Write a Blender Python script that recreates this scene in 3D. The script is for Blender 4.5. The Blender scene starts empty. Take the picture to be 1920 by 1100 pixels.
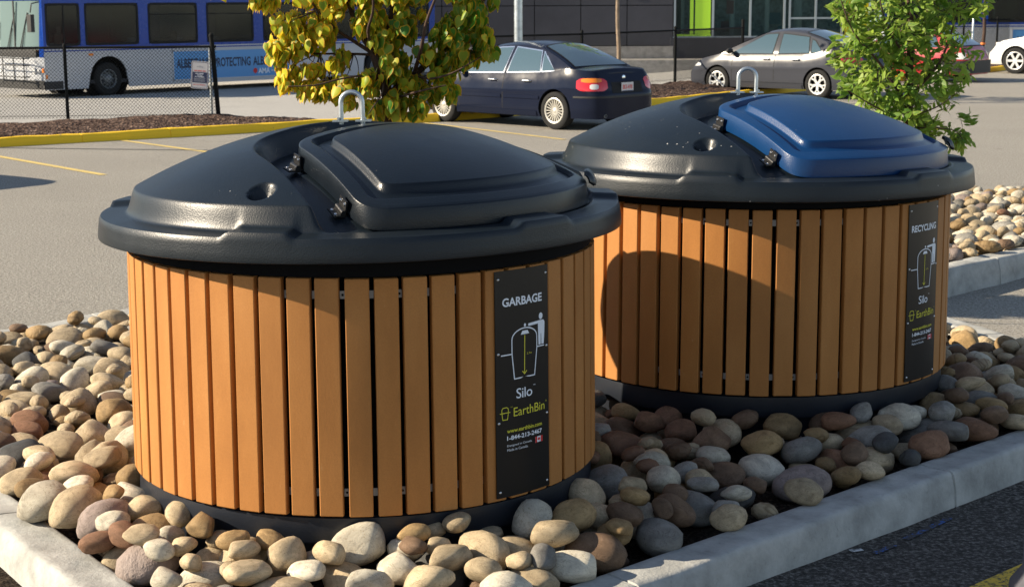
import bpy, bmesh, math, random
import numpy as np
from mathutils import Vector, Matrix, noise

PI = math.pi
sc = bpy.context.scene
COL = sc.collection
rng = random.Random(7)

# ------------------------------------------------------------------ camera
FPX = 3050.0; PITCH = math.atan(550 / 3050); ROLL = -0.0045; CAMH = 2.15
_r = Vector((1, 0, 0)); _u = Vector((0, math.sin(PITCH), math.cos(PITCH))); _f = Vector((0, math.cos(PITCH), -math.sin(PITCH)))
RV = _r * math.cos(ROLL) + _u * math.sin(ROLL); UV = _u * math.cos(ROLL) - _r * math.sin(ROLL)
cam_d = bpy.data.cameras.new('camera'); cam = bpy.data.objects.new('camera', cam_d); COL.objects.link(cam)
cam.matrix_world = Matrix(((RV.x, UV.x, -_f.x, 0), (RV.y, UV.y, -_f.y, 0), (RV.z, UV.z, -_f.z, CAMH), (0, 0, 0, 1)))
cam_d.sensor_width = 36; cam_d.lens = FPX / 1920 * 36; cam_d.clip_start = 0.05; cam_d.clip_end = 2000
cam_d.dof.use_dof = True; cam_d.dof.focus_distance = 6.6; cam_d.dof.aperture_fstop = 11
sc.camera = cam

# ------------------------------------------------------------------ light
SUN_EL = math.radians(27); SUN_AZ = math.radians(184)     # direction towards the sun, counter-clockwise from +x
sun_vec = Vector((math.cos(SUN_AZ) * math.cos(SUN_EL), math.sin(SUN_AZ) * math.cos(SUN_EL), math.sin(SUN_EL)))
world = bpy.data.worlds.new('World'); sc.world = world; world.use_nodes = True
wn = world.node_tree.nodes; wl = world.node_tree.links
sky = wn.new('ShaderNodeTexSky'); sky.sky_type = 'NISHITA'; sky.sun_disc = False
sky.sun_elevation = SUN_EL; sky.sun_rotation = PI / 2 - SUN_AZ; sky.altitude = 600; sky.air_density = 1.0; sky.dust_density = 0.25; sky.ozone_density = 1.6
bg = wn['Background']; bg.inputs['Strength'].default_value = 0.078
hs_ = wn.new('ShaderNodeHueSaturation'); hs_.inputs['Saturation'].default_value = .80; wl.new(sky.outputs[0], hs_.inputs['Color']); wl.new(hs_.outputs[0], bg.inputs['Color'])
sd = bpy.data.lights.new('sun', 'SUN'); sd.energy = 5.0; sd.angle = math.radians(0.5); sd.color = (1.0, 0.86, 0.66)
so = bpy.data.objects.new('sun', sd); COL.objects.link(so); so.rotation_euler = sun_vec.to_track_quat('Z', 'Y').to_euler()
sc.view_settings.view_transform = 'Standard'; sc.view_settings.look = 'None'; sc.view_settings.gamma = 1
sc.view_settings.use_curve_mapping = False; sc.view_settings.exposure = 0.95
sc.cycles.max_bounces = 8; sc.cycles.use_denoising = True; sc.cycles.transparent_max_bounces = 24

# ------------------------------------------------------------------ helpers
def tag(o, label=None, cat=None, group=None, kind=None):
    if label: o['label'] = label
    if cat: o['category'] = cat
    if group: o['group'] = group
    if kind: o['kind'] = kind
    return o
def empty(name, loc=(0, 0, 0), rz=0.0, parent=None):
    o = bpy.data.objects.new(name, None); o.empty_display_size = 0.1; COL.objects.link(o)
    o.location = loc; o.rotation_euler = (0, 0, rz)
    if parent: o.parent = parent
    return o
def thing(name, label, cat, loc=(0, 0, 0), rz=0.0, group=None):
    return tag(empty(name, loc, rz), label, cat, group)
def copy_tree(o, parent=None):
    c = o.copy(); COL.objects.link(c); c.parent = parent
    for ch in list(o.children): copy_tree(ch, c)
    return c

class MB:
    def __init__(s): s.v = []; s.f = []; s.m = []
    def add(s, vs, fs, mi=0):
        b = len(s.v); s.v.extend([tuple(p) for p in vs]); s.f.extend([tuple(i + b for i in f) for f in fs])
        s.m.extend([mi] * len(fs) if isinstance(mi, int) else list(mi)); return s
    def box(s, c, d, rz=0.0, mi=0, M=None):
        x, y, z = d[0] / 2, d[1] / 2, d[2] / 2
        vs = [Vector((sx * x, sy * y, sz * z)) for sz in (-1, 1) for sy in (-1, 1) for sx in (-1, 1)]
        if rz: R = Matrix.Rotation(rz, 3, 'Z'); vs = [R @ v for v in vs]
        if M is not None: vs = [M @ v for v in vs]
        vs = [v + Vector(c) for v in vs]
        return s.add(vs, [(0, 2, 3, 1), (4, 5, 7, 6), (0, 1, 5, 4), (2, 6, 7, 3), (0, 4, 6, 2), (1, 3, 7, 5)], mi)
    def tube(s, path, r, n=8, mi=0, caps=True):
        P = [Vector(p) for p in path]; R = r if isinstance(r, (list, tuple)) else [r] * len(P)
        rings = []; up = None
        for i, p in enumerate(P):
            t = (P[min(i + 1, len(P) - 1)] - P[max(i - 1, 0)]).normalized()
            if up is None: up = Vector((0, 0, 1)) if abs(t.z) < .9 else Vector((1, 0, 0))
            a = t.cross(up); a.normalize(); b = a.cross(t); up = b
            rings.append([p + a * math.cos(2 * PI * k / n) * R[i] + b * math.sin(2 * PI * k / n) * R[i] for k in range(n)])
        vs = [q for rg in rings for q in rg]; fs = []
        for i in range(len(P) - 1):
            for k in range(n):
                fs.append((i * n + k, i * n + (k + 1) % n, (i + 1) * n + (k + 1) % n, (i + 1) * n + k))
        if caps: fs.append(tuple(range(n - 1, -1, -1))); fs.append(tuple((len(P) - 1) * n + k for k in range(n)))
        return s.add(vs, fs, mi)
    def lathe(s, prof, n=48, M=None, mi=0, a0=0.0, a1=2 * PI):
        full = abs(a1 - a0 - 2 * PI) < 1e-6; m = n if full else n + 1; vs = []
        for k in range(m):
            a = a0 + (a1 - a0) * k / n
            for r, z in prof:
                v = Vector((r * math.cos(a), r * math.sin(a), z)); vs.append(M @ v if M is not None else v)
        L = len(prof); fs = []
        for k in range(n):
            k2 = (k + 1) % m
            for j in range(L - 1):
                q = (k * L + j, k2 * L + j, k2 * L + j + 1, k * L + j + 1)
                if prof[j][0] < 1e-6: q = (q[0], q[2], q[3])
                elif prof[j + 1][0] < 1e-6: q = (q[0], q[1], q[3])
                fs.append(q)
        return s.add(vs, fs, mi)
    def grid(s, fn, nu, nv, mi=0, closeu=False):
        vs = [fn(i / nu, j / nv) for i in range(nu + (0 if closeu else 1)) for j in range(nv + 1)]
        mu = nu if closeu else nu + 1; fs = []
        for i in range(nu):
            for j in range(nv):
                i2 = (i + 1) % mu
                fs.append((i * (nv + 1) + j, i2 * (nv + 1) + j, i2 * (nv + 1) + j + 1, i * (nv + 1) + j + 1))
        return s.add(vs, fs, mi)
    def prism(s, poly, z0, z1, mi=0):
        n = len(poly); vs = [(p[0], p[1], z0) for p in poly] + [(p[0], p[1], z1) for p in poly]
        return s.add(vs, [tuple(range(n - 1, -1, -1)), tuple(range(n, 2 * n))] + [(i, (i + 1) % n, n + (i + 1) % n, n + i) for i in range(n)], mi)
    def build(s, name, mats, parent=None, smooth=True, ang=35, bevel=0.0):
        me = bpy.data.meshes.new(name); me.from_pydata(s.v, [], s.f)
        if not isinstance(mats, (list, tuple)): mats = [mats]
        for m in mats: me.materials.append(m)
        if len(mats) > 1: me.polygons.foreach_set('material_index', s.m)
        bm = bmesh.new(); bm.from_mesh(me); bmesh.ops.recalc_face_normals(bm, faces=bm.faces); bm.to_mesh(me); bm.free()
        if smooth: me.shade_smooth(); me.set_sharp_from_angle(angle=math.radians(ang))
        o = bpy.data.objects.new(name, me); COL.objects.link(o)
        if parent: o.parent = parent
        if bevel:
            b = o.modifiers.new('bevel', 'BEVEL'); b.width = bevel; b.segments = 2; b.limit_method = 'ANGLE'; b.harden_normals = False
        return o

def frame(p, x, y):
    x = Vector(x).normalized(); z = x.cross(Vector(y)).normalized(); y = z.cross(x)
    return Matrix(((x.x, y.x, z.x, p[0]), (x.y, y.y, z.y, p[1]), (x.z, y.z, z.z, p[2]), (0, 0, 0, 1)))

_tc = {}
def text2d(s, bold=0.0, space=1.0):
    k = (s, bold, space)
    if k in _tc: return _tc[k]
    c = bpy.data.curves.new('t', 'FONT'); c.body = s; c.size = 1; c.offset = bold; c.resolution_u = 3; c.space_character = space
    o = bpy.data.objects.new('t', c); COL.objects.link(o); bpy.context.view_layer.update()
    dg = bpy.context.evaluated_depsgraph_get(); me = bpy.data.meshes.new_from_object(o.evaluated_get(dg))
    vs = [(v.co.x, v.co.y) for v in me.vertices]; fs = [tuple(p.vertices) for p in me.polygons]
    bpy.data.objects.remove(o); bpy.data.curves.remove(c); bpy.data.meshes.remove(me)
    x0 = min(v[0] for v in vs); x1 = max(v[0] for v in vs); y0 = min(v[1] for v in vs); y1 = max(v[1] for v in vs)
    _tc[k] = (vs, fs, x0, x1, y0, y1); return _tc[k]
def put_text(mb, s, fn, cx, cy, w, h=None, bold=0.0, mi=0, space=1.0):
    """write s centred on (cx,cy), w wide (h high if given); fn maps flat (u,v) to 3-D"""
    vs, fs, x0, x1, y0, y1 = text2d(s, bold, space)
    sx = w / (x1 - x0); sy = sx if h is None else h / (y1 - y0)
    mb.add([fn(cx + (x - (x0 + x1) / 2) * sx, cy + (y - (y0 + y1) / 2) * sy) for x, y in vs], fs, mi)

# ------------------------------------------------------------------ materials
def mat(name, col=(.5, .5, .5), rough=.6, metal=0.0, spec=.5, coat=0.0, **k):
    m = bpy.data.materials.new(name); m.use_nodes = True; b = m.node_tree.nodes['Principled BSDF']
    b.inputs['Base Color'].default_value = (*col, 1); b.inputs['Roughness'].default_value = rough
    b.inputs['Metallic'].default_value = metal; b.inputs['Specular IOR Level'].default_value = spec
    b.inputs['Coat Weight'].default_value = coat
    if 'ior' in k: b.inputs['IOR'].default_value = k['ior']
    if 'alpha' in k: b.inputs['Alpha'].default_value = k['alpha']
    return m
class NT:
    def __init__(s, m): s.m = m; s.t = m.node_tree; s.b = s.t.nodes['Principled BSDF']
    def n(s, typ, **k):
        o = s.t.nodes.new(typ)
        for a, v in k.items():
            if a in o.inputs: o.inputs[a].default_value = v
            else: setattr(o, a, v)
        return o
    def l(s, a, b): s.t.links.new(a, b)
    def noise(s, scale, detail=4, rough=.55, vec=None, typ='ShaderNodeTexNoise', dist=0.0):
        o = s.n(typ); o.inputs['Scale'].default_value = scale
        if typ == 'ShaderNodeTexNoise':
            o.inputs['Detail'].default_value = detail; o.inputs['Roughness'].default_value = rough; o.inputs['Distortion'].default_value = dist
        if vec is None: vec = s.obj()
        s.l(vec, o.inputs['Vector']); return o
    def obj(s, which='Object'):
        if not hasattr(s, '_tc'): s._tc = s.n('ShaderNodeTexCoord')
        return s._tc.outputs[which]
    def world(s):
        if not hasattr(s, '_g'): s._g = s.n('ShaderNodeNewGeometry')
        return s._g.outputs['Position']
    def ramp(s, fac, stops, interp='LINEAR'):
        r = s.n('ShaderNodeValToRGB'); r.color_ramp.interpolation = interp; e = r.color_ramp.elements
        while len(e) < len(stops): e.new(.5)
        for i, (p, c) in enumerate(stops): e[i].position = p; e[i].color = (*c, 1) if len(c) == 3 else c
        s.l(fac, r.inputs[0]); return r.outputs[0]
    def mix(s, fac, a, b, blend='MIX'):
        o = s.n('ShaderNodeMix'); o.data_type = 'RGBA'; o.blend_type = blend
        for idx, v in ((0, fac), (6, a), (7, b)):
            if hasattr(v, 'is_output') or isinstance(v, bpy.types.NodeSocket): s.l(v, o.inputs[idx])
            elif idx == 0: o.inputs[0].default_value = v
            else: o.inputs[idx].default_value = (*v, 1)
        return o.outputs[2]
    def math(s, op, a, b=0.0):
        o = s.n('ShaderNodeMath'); o.operation = op
        for i, v in enumerate((a, b)):
            if isinstance(v, bpy.types.NodeSocket): s.l(v, o.inputs[i])
            else: o.inputs[i].default_value = v
        return o.outputs[0]
    def bump(s, h, strength=.3, dist=.01, prev=None):
        o = s.n('ShaderNodeBump'); o.inputs['Strength'].default_value = strength; o.inputs['Distance'].default_value = dist
        s.l(h, o.inputs['Height'])
        if prev is not None: s.l(prev, o.inputs['Normal'])
        s.l(o.outputs[0], s.b.inputs['Normal']); return o.outputs[0]
    def col(s, c): s.l(c, s.b.inputs['Base Color'])
    def rough(s, c): s.l(c, s.b.inputs['Roughness'])

def m_asphalt(name, c0, c1, c2, patch=.25):
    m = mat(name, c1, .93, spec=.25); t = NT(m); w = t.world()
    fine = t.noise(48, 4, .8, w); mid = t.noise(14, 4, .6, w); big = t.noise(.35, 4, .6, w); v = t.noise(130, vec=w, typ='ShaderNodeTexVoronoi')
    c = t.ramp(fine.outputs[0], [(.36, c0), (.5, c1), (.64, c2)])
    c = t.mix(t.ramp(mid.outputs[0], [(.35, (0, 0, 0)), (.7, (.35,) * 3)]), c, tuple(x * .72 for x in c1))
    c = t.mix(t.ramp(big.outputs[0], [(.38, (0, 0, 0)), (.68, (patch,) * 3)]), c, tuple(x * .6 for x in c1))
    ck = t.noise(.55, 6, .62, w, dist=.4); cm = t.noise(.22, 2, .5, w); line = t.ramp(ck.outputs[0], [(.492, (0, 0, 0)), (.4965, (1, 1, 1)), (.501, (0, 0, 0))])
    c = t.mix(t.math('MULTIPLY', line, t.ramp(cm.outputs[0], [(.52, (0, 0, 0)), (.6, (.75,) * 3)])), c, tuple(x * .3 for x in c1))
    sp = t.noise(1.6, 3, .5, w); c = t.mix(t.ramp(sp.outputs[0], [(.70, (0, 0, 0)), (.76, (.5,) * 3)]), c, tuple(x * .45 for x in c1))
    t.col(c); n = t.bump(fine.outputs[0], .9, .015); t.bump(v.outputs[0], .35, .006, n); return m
M = {}
M['lot'] = m_asphalt('lot_asphalt', (.115, .103, .082), (.355, .332, .288), (.57, .54, .475))
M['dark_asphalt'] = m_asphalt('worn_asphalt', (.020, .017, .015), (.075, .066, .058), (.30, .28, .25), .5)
M['road'] = m_asphalt('road_surface', (.34, .33, .31), (.47, .455, .42), (.55, .54, .50), .15)

def m_concrete(name, base, dark=.6, rib=False):
    m = mat(name, base, .9, spec=.3); t = NT(m); w = t.world()
    a = t.noise(6, 6, .65, w); b = t.noise(60, 4, .7, w); s = t.noise(20, 5, .7, w)
    c = t.ramp(a.outputs[0], [(.3, tuple(x * dark for x in base)), (.62, base), (.8, tuple(min(1, x * 1.12) for x in base))])
    c = t.mix(t.ramp(s.outputs[0], [(.60, (0, 0, 0)), (.72, (.55,) * 3)]), c, tuple(x * .45 for x in base))
    t.col(c); n = t.bump(b.outputs[0], .5, .006); t.bump(a.outputs[0], .5, .02, n)
    return m
M['concrete'] = m_concrete('kerb_concrete', (.475, .475, .445))
M['plinth'] = m_concrete('plinth_concrete', (.42, .40, .37))

def m_paint(name, col, under, amt=.5, sc_=30):
    m = mat(name, col, .75, spec=.3); t = NT(m); w = t.world()
    a = t.noise(sc_, 5, .7, w); b = t.noise(4, 3, .6, w)
    f = t.math('ADD', a.outputs[0], t.math('MULTIPLY', b.outputs[0], .5))
    t.col(t.mix(t.ramp(f, [(amt, (0, 0, 0)), (amt + .12, (1, 1, 1))]), col, under)); t.bump(a.outputs[0], .5, .006); return m
M['yellow_kerb'] = m_paint('yellow_kerb_paint', (.95, .60, .03), (.42, .32, .10), .92, 9)
M['yellow_line'] = m_paint('yellow_line_paint', (.66, .50, .17), (.30, .275, .235), .80, 60)
M['yellow_worn'] = m_paint('worn_yellow_paint', (.75, .50, .06), (.07, .06, .05), .74, 55)
M['blue_mark'] = m_paint('blue_spray_paint', (.03, .14, .50), (.06, .055, .05), .60, 60)
M['white_mark'] = m_paint('white_spray_paint', (.65, .65, .63), (.06, .06, .06), .72, 45)

def m_soil(name, c0, c1, c2, s=60):
    m = mat(name, c1, .95, spec=.15); t = NT(m); w = t.world()
    v = t.noise(s, vec=w, typ='ShaderNodeTexVoronoi'); a = t.noise(s * .4, 5, .7, w)
    c = t.ramp(v.outputs['Color'], [(.1, c0), (.5, c1), (.95, c2)])
    c = t.mix(t.ramp(a.outputs[0], [(.4, (0, 0, 0)), (.65, (.8,) * 3)]), c, c0)
    t.col(c); n = t.bump(v.outputs[0], 1, .03); t.bump(a.outputs[0], 1, .04, n); return m
M['mulch'] = m_soil('bark_mulch', (.035, .02, .015), (.12, .075, .055), (.30, .21, .16), 22)
M['soil'] = m_soil('dark_soil', (.02, .014, .01), (.055, .038, .025), (.13, .10, .07), 70)

def m_plastic(name, col, dirt=(.45, .44, .42), dirtamt=.0, lo=.33):
    m = mat(name, col, .5, spec=.40); t = NT(m); o = t.obj()
    g = t.noise(170, vec=o, typ='ShaderNodeTexVoronoi'); g2 = t.noise(95, 3, .6, o, dist=1.0); big = t.noise(2.2, 4, .6, o)
    c = t.mix(t.ramp(big.outputs[0], [(.35, (0, 0, 0)), (.7, (1, 1, 1))]), col, tuple(min(1, x * 1.3 + .003) for x in col))
    sp = t.noise(48, 1, .5, o); cl = t.noise(3.0, 3, .6, o)
    f = t.math('MULTIPLY', t.ramp(sp.outputs[0], [(.80 - dirtamt * .045, (0, 0, 0)), (.82 - dirtamt * .04, (1, 1, 1))]), t.ramp(cl.outputs[0], [(.42, (0, 0, 0)), (.60, (1, 1, 1))]))
    c = t.mix(t.math('MULTIPLY', f, .85), c, dirt)
    if dirtamt > .5:
        st = t.noise(16, 5, .75, o, dist=2.5); c2 = t.noise(1.9, 2, .5, o)
        f2 = t.math('MULTIPLY', t.ramp(st.outputs[0], [(.655, (0, 0, 0)), (.69, (1, 1, 1))]), t.ramp(c2.outputs[0], [(.55, (0, 0, 0)), (.64, (1, 1, 1))]))
        c = t.mix(t.math('MULTIPLY', f2, .6), c, (.36, .38, .42))
    t.col(c); t.rough(t.ramp(big.outputs[0], [(.3, (lo,) * 3), (.7, (lo + .12,) * 3)]))
    h = t.math('ADD', g.outputs[0], g2.outputs[0]); t.bump(h, .20, .0018); return m
M['lid_black'] = m_plastic('black_moulded_plastic', (.0045, .0085, .013))
M['lid_black_spotted'] = m_plastic('black_plastic_with_droppings', (.0045, .0085, .013), dirtamt=1.0)
M['flap_black'] = m_plastic('black_flap_plastic', (.003, .006, .010), lo=.28)
M['flap_blue'] = m_plastic('blue_flap_plastic', (.002, .031, .108), lo=.28)
M['drum'] = mat('black_drum', (.006, .006, .007), .8, spec=.1)
M['base_plastic'] = m_plastic('base_plastic', (.012, .015, .022))
M['black_metal'] = mat('black_metal', (.015, .015, .016), .4, .0)
M['bolt'] = mat('bolt_steel', (.62, .62, .63), .3, 1.0)
M['strap'] = mat('strap_aluminium', (.50, .49, .47), .55, .3)
M['galv'] = mat('galvanised_steel', (.50, .55, .58), .38, .85)
t = NT(M['galv']); a = t.noise(9, 4, .6); t.col(t.ramp(a.outputs[0], [(.35, (.40, .44, .46)), (.65, (.60, .65, .68))]))
M['hole'] = mat('hole_black', (.004, .004, .004), .9)

def m_slat():
    m = mat('composite_slat', (.40, .19, .06), .62, spec=.35); t = NT(m); o = t.obj()
    info = t.n('ShaderNodeObjectInfo'); mp = t.n('ShaderNodeMapping'); mp.inputs['Scale'].default_value = (1, 1, .35)
    t.l(o, mp.inputs['Vector'])
    add = t.n('ShaderNodeVectorMath'); add.operation = 'ADD'; t.l(mp.outputs[0], add.inputs[0]); cx = t.n('ShaderNodeCombineXYZ')
    t.l(t.math('MULTIPLY', info.outputs['Random'], 37.0), cx.inputs[0]); t.l(cx.outputs[0], add.inputs[1]); v = add.outputs[0]
    a = t.noise(5, 5, .6, v); b = t.noise(160, 3, .7, o); s = t.noise(55, 4, .8, v)
    c = t.ramp(a.outputs[0], [(.3, (.395, .160, .036)), (.5, (.47, .197, .047)), (.72, (.54, .24, .065))])
    c = t.mix(t.ramp(b.outputs[0], [(.35, (.22,) * 3), (.6, (0, 0, 0))]), c, (.25, .095, .025))
    c = t.mix(t.ramp(s.outputs[0], [(.66, (0, 0, 0)), (.74, (.5,) * 3)]), c, (.60, .36, .16))
    c = t.mix(t.math('MULTIPLY', info.outputs['Random'], .28), c, (.30, .14, .045))
    t.col(c); n = t.bump(b.outputs[0], .25, .0015); t.bump(a.outputs[0], .3, .004, n); return m
M['slat'] = m_slat()
M['sign_black'] = mat('sign_black', (.006, .006, .007), .32, spec=.45)
M['ink_white'] = mat('ink_white', (.80, .85, .92), .5)
M['ink_yellow'] = mat('ink_yellow', (.70, .66, .05), .5)
M['ink_red'] = mat('ink_red', (.62, .02, .02), .5)
M['ink_navy'] = mat('ink_navy', (.03, .04, .10), .5)
M['ink_grey'] = mat('ink_grey', (.32, .34, .38), .6)

STONE_COLS = {'tan': (.52, .41, .26), 'pale': (.62, .56, .44), 'ochre': (.36, .24, .11), 'brown': (.20, .125, .075), 'rust': (.24, .125, .070),
              'grey': (.27, .255, .225), 'dark': (.085, .085, .082), 'mauve': (.32, .255, .225)}
def m_stone(name, c):
    m = mat(name, c, .72, spec=.35); t = NT(m); o = t.obj(); info = t.n('ShaderNodeObjectInfo')
    add = t.n('ShaderNodeVectorMath'); add.operation = 'ADD'; cx = t.n('ShaderNodeCombineXYZ')
    t.l(t.math('MULTIPLY', info.outputs['Random'], 53.0), cx.inputs[1]); t.l(o, add.inputs[0]); t.l(cx.outputs[0], add.inputs[1]); v = add.outputs[0]
    a = t.noise(1.3, 5, .65, v, dist=.6); b = t.noise(9, 5, .75, v); f = t.noise(38, 3, .7, v); cr = t.noise(1.7, 3, .6, v, dist=1.5)
    k = t.ramp(a.outputs[0], [(.30, tuple(x * .62 for x in c)), (.52, c), (.75, tuple(min(.8, x * 1.3 + .02) for x in c))])
    k = t.mix(t.ramp(b.outputs[0], [(.55, (0, 0, 0)), (.75, (.65,) * 3)]), k, (c[0] * .5, c[1] * .43, c[2] * .36))
    k = t.mix(t.ramp(f.outputs[0], [(.62, (0, 0, 0)), (.72, (.5,) * 3)]), k, (.12, .10, .08))
    line = t.ramp(cr.outputs[0], [(.485, (0, 0, 0)), (.5, (.7,) * 3), (.515, (0, 0, 0))])
    k = t.mix(line, k, (c[0] * .35, c[1] * .3, c[2] * .22))
    hs = t.n('ShaderNodeHueSaturation'); hs.inputs['Saturation'].default_value = 1.0
    t.l(t.math('ADD', t.math('MULTIPLY', info.outputs['Random'], .5), .72), hs.inputs['Value']); t.l(k, hs.inputs['Color'])
    t.col(hs.outputs[0]); n = t.bump(b.outputs[0], .35, .06); t.bump(f.outputs[0], .35, .02, n); return m
for k_, c_ in STONE_COLS.items(): M['stone_' + k_] = m_stone('stone_' + k_, c_)

def m_leaf(name, c0, c1, rim, trans=.35):
    m = mat(name, c0, .5, spec=.4); t = NT(m)
    at = t.n('ShaderNodeAttribute'); at.attribute_name = 'tint'
    sp = t.n('ShaderNodeSeparateColor'); t.l(at.outputs['Color'], sp.inputs[0])
    c = t.mix(sp.outputs[0], c0, c1); c = t.mix(sp.outputs[1], c, rim); c = t.mix(sp.outputs[2], c, (.36, .10, .015)); t.col(c)
    tr = t.n('ShaderNodeBsdfTranslucent'); t.l(c, tr.inputs['Color']); mx = t.n('ShaderNodeMixShader'); mx.inputs[0].default_value = trans
    out = t.t.nodes['Material Output']; t.l(t.b.outputs[0], mx.inputs[1]); t.l(tr.outputs[0], mx.inputs[2]); t.l(mx.outputs[0], out.inputs['Surface']); return m
M['leaf_autumn'] = m_leaf('autumn_leaf', (.07, .22, .018), (.66, .66, .04), (.98, .46, .02), .42)
M['leaf_green'] = m_leaf('green_leaf', (.07, .20, .02), (.32, .47, .06), (.48, .54, .10), .5)
def m_bark(name, c):
    m = mat(name, c, .9, spec=.2); t = NT(m); mp = t.n('ShaderNodeMapping'); mp.inputs['Scale'].default_value = (1, 1, .25); t.l(t.obj(), mp.inputs['Vector'])
    a = t.noise(40, 5, .7, mp.outputs[0]); t.col(t.ramp(a.outputs[0], [(.3, tuple(x * .45 for x in c)), (.65, c)])); t.bump(a.outputs[0], .6, .01); return m
M['bark'] = m_bark('bark_brown', (.10, .065, .05)); M['bark_pale'] = m_bark('bark_pale', (.34, .26, .19))
M['fence_black'] = mat('fence_black_vinyl', (.006, .007, .007), .8, spec=.2)
M['tyre'] = mat('tyre_rubber', (.022, .022, .022), .85, spec=.2)
M['under'] = mat('underbody_black', (.008, .008, .008), .9, spec=.1)
M['rim_silver'] = mat('rim_silver', (.58, .56, .50), .4, .35)
M['rim_white'] = mat('rim_bright', (.70, .71, .70), .35, .35)
M['rim_steel'] = mat('bus_rim_steel', (.20, .21, .21), .55, .6)
M['chrome'] = mat('chrome_trim', (.75, .78, .80), .12, 1.0)
def m_carpaint(name, c, met=.0, rough=.30, coat=.8):
    m = mat(name, c, rough, met, .16 if rough < .15 else .35, coat); m.node_tree.nodes['Principled BSDF'].inputs['Coat Roughness'].default_value = .05
    t = NT(m); a = t.noise(2.5, 4, .6); t.rough(t.ramp(a.outputs[0], [(.3, (rough,) * 3), (.7, (rough + .12,) * 3)])); return m
M['car_navy'] = m_carpaint('dark_blue_paint', (.010, .014, .030), 0, .10, .0); M['car_grey'] = m_carpaint('grey_metallic_paint', (.050, .053, .064), 0, .14, .0)
M['car_white'] = m_carpaint('white_paint', (.62, .63, .62), 0, .3); M['car_red'] = m_carpaint('red_paint', (.42, .02, .03), 0, .3)
M['car_glass'] = mat('car_glass', (.045, .085, .095), .04, 0, .8, 1.0); M['car_glass'].node_tree.nodes['Principled BSDF'].inputs['Coat IOR'].default_value = 2.0
M['seam'] = mat('seam_black', (.004, .004, .004), .8)
M['lamp_red'] = mat('lamp_red', (.60, .008, .012), .15, 0, .6, .8); M['lamp_amber'] = mat('lamp_amber', (.80, .22, .01), .15, 0, .6, .8); M['lamp_clear'] = mat('lamp_clear', (.70, .70, .68), .12, 0, .6, .8)
M['plate'] = mat('plate_white', (.62, .60, .60), .5)
M['black_plastic'] = mat('trim_black_plastic', (.02, .02, .02), .6)

# ------------------------------------------------------------------ ground, roads, kerbs
KP = [(-60, -25), (-15, 19.2), (-7.75, 24.7), (-4.94, 26.75), (-3.88, 27.6), (-2.95, 28.35), (-1.5, 29.4), (3.1, 34.0), (4.08, 35.2), (14.07, 48.4), (15.5, 50.5), (30, 69), (90, 140)]
def yk(x): return float(np.interp(x, [p[0] for p in KP], [p[1] for p in KP]))
def sst(t): t = min(1, max(0, t)); return t * t * (3 - 2 * t)
def zroad(x, d): return -.6 * sst((d - .4) / 9) * (1 - .75 * sst((x - 3) / 8))
xs = [-60, -40, -25] + [-18 + i * .6 for i in range(72)] + [27, 32, 40, 55, 90]
ds_far = [.1, .5] + [1 + i * 1.0 for i in range(16)] + [20, 28, 40, 60, 100, 200, 600]
def warp(name, ds, m, zf, kind='structure'):
    mb = MB(); n = len(ds)
    vs = [(x, yk(x) + d, zf(x, d)) for x in xs for d in ds]
    fs = [(i * n + j, (i + 1) * n + j, (i + 1) * n + j + 1, i * n + j + 1) for i in range(len(xs) - 1) for j in range(n - 1)]
    mb.add(vs, fs); return tag(mb.build(name, m), kind=kind)
warp('parking_lot', [-170, -60, -30, -20, -10, -5, -2, 0.1], M['lot'], lambda x, d: 0)
warp('road', ds_far, M['road'], zroad)
# worn dark asphalt in front of the bed (its own sheet)
A_, B_, C_, D_ = Vector((-.711, 4.546)), Vector((3.32, 8.32)), Vector((1.18, 13.86)), Vector((-3.87, 9.02))
def sheet(name, poly, z, m, kind='structure'):
    mb = MB(); mb.add([(p[0], p[1], z) for p in poly], [tuple(range(len(poly)))]); return tag(mb.build(name, m, smooth=False), kind=kind)
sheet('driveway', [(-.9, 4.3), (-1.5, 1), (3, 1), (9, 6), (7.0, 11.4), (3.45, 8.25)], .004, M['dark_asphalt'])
sheet('soil', [(-.75, 4.42), (-1.6, 1.2), (-6.5, 5.5), (-4.25, 9.15)], .004, M['soil'])

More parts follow.
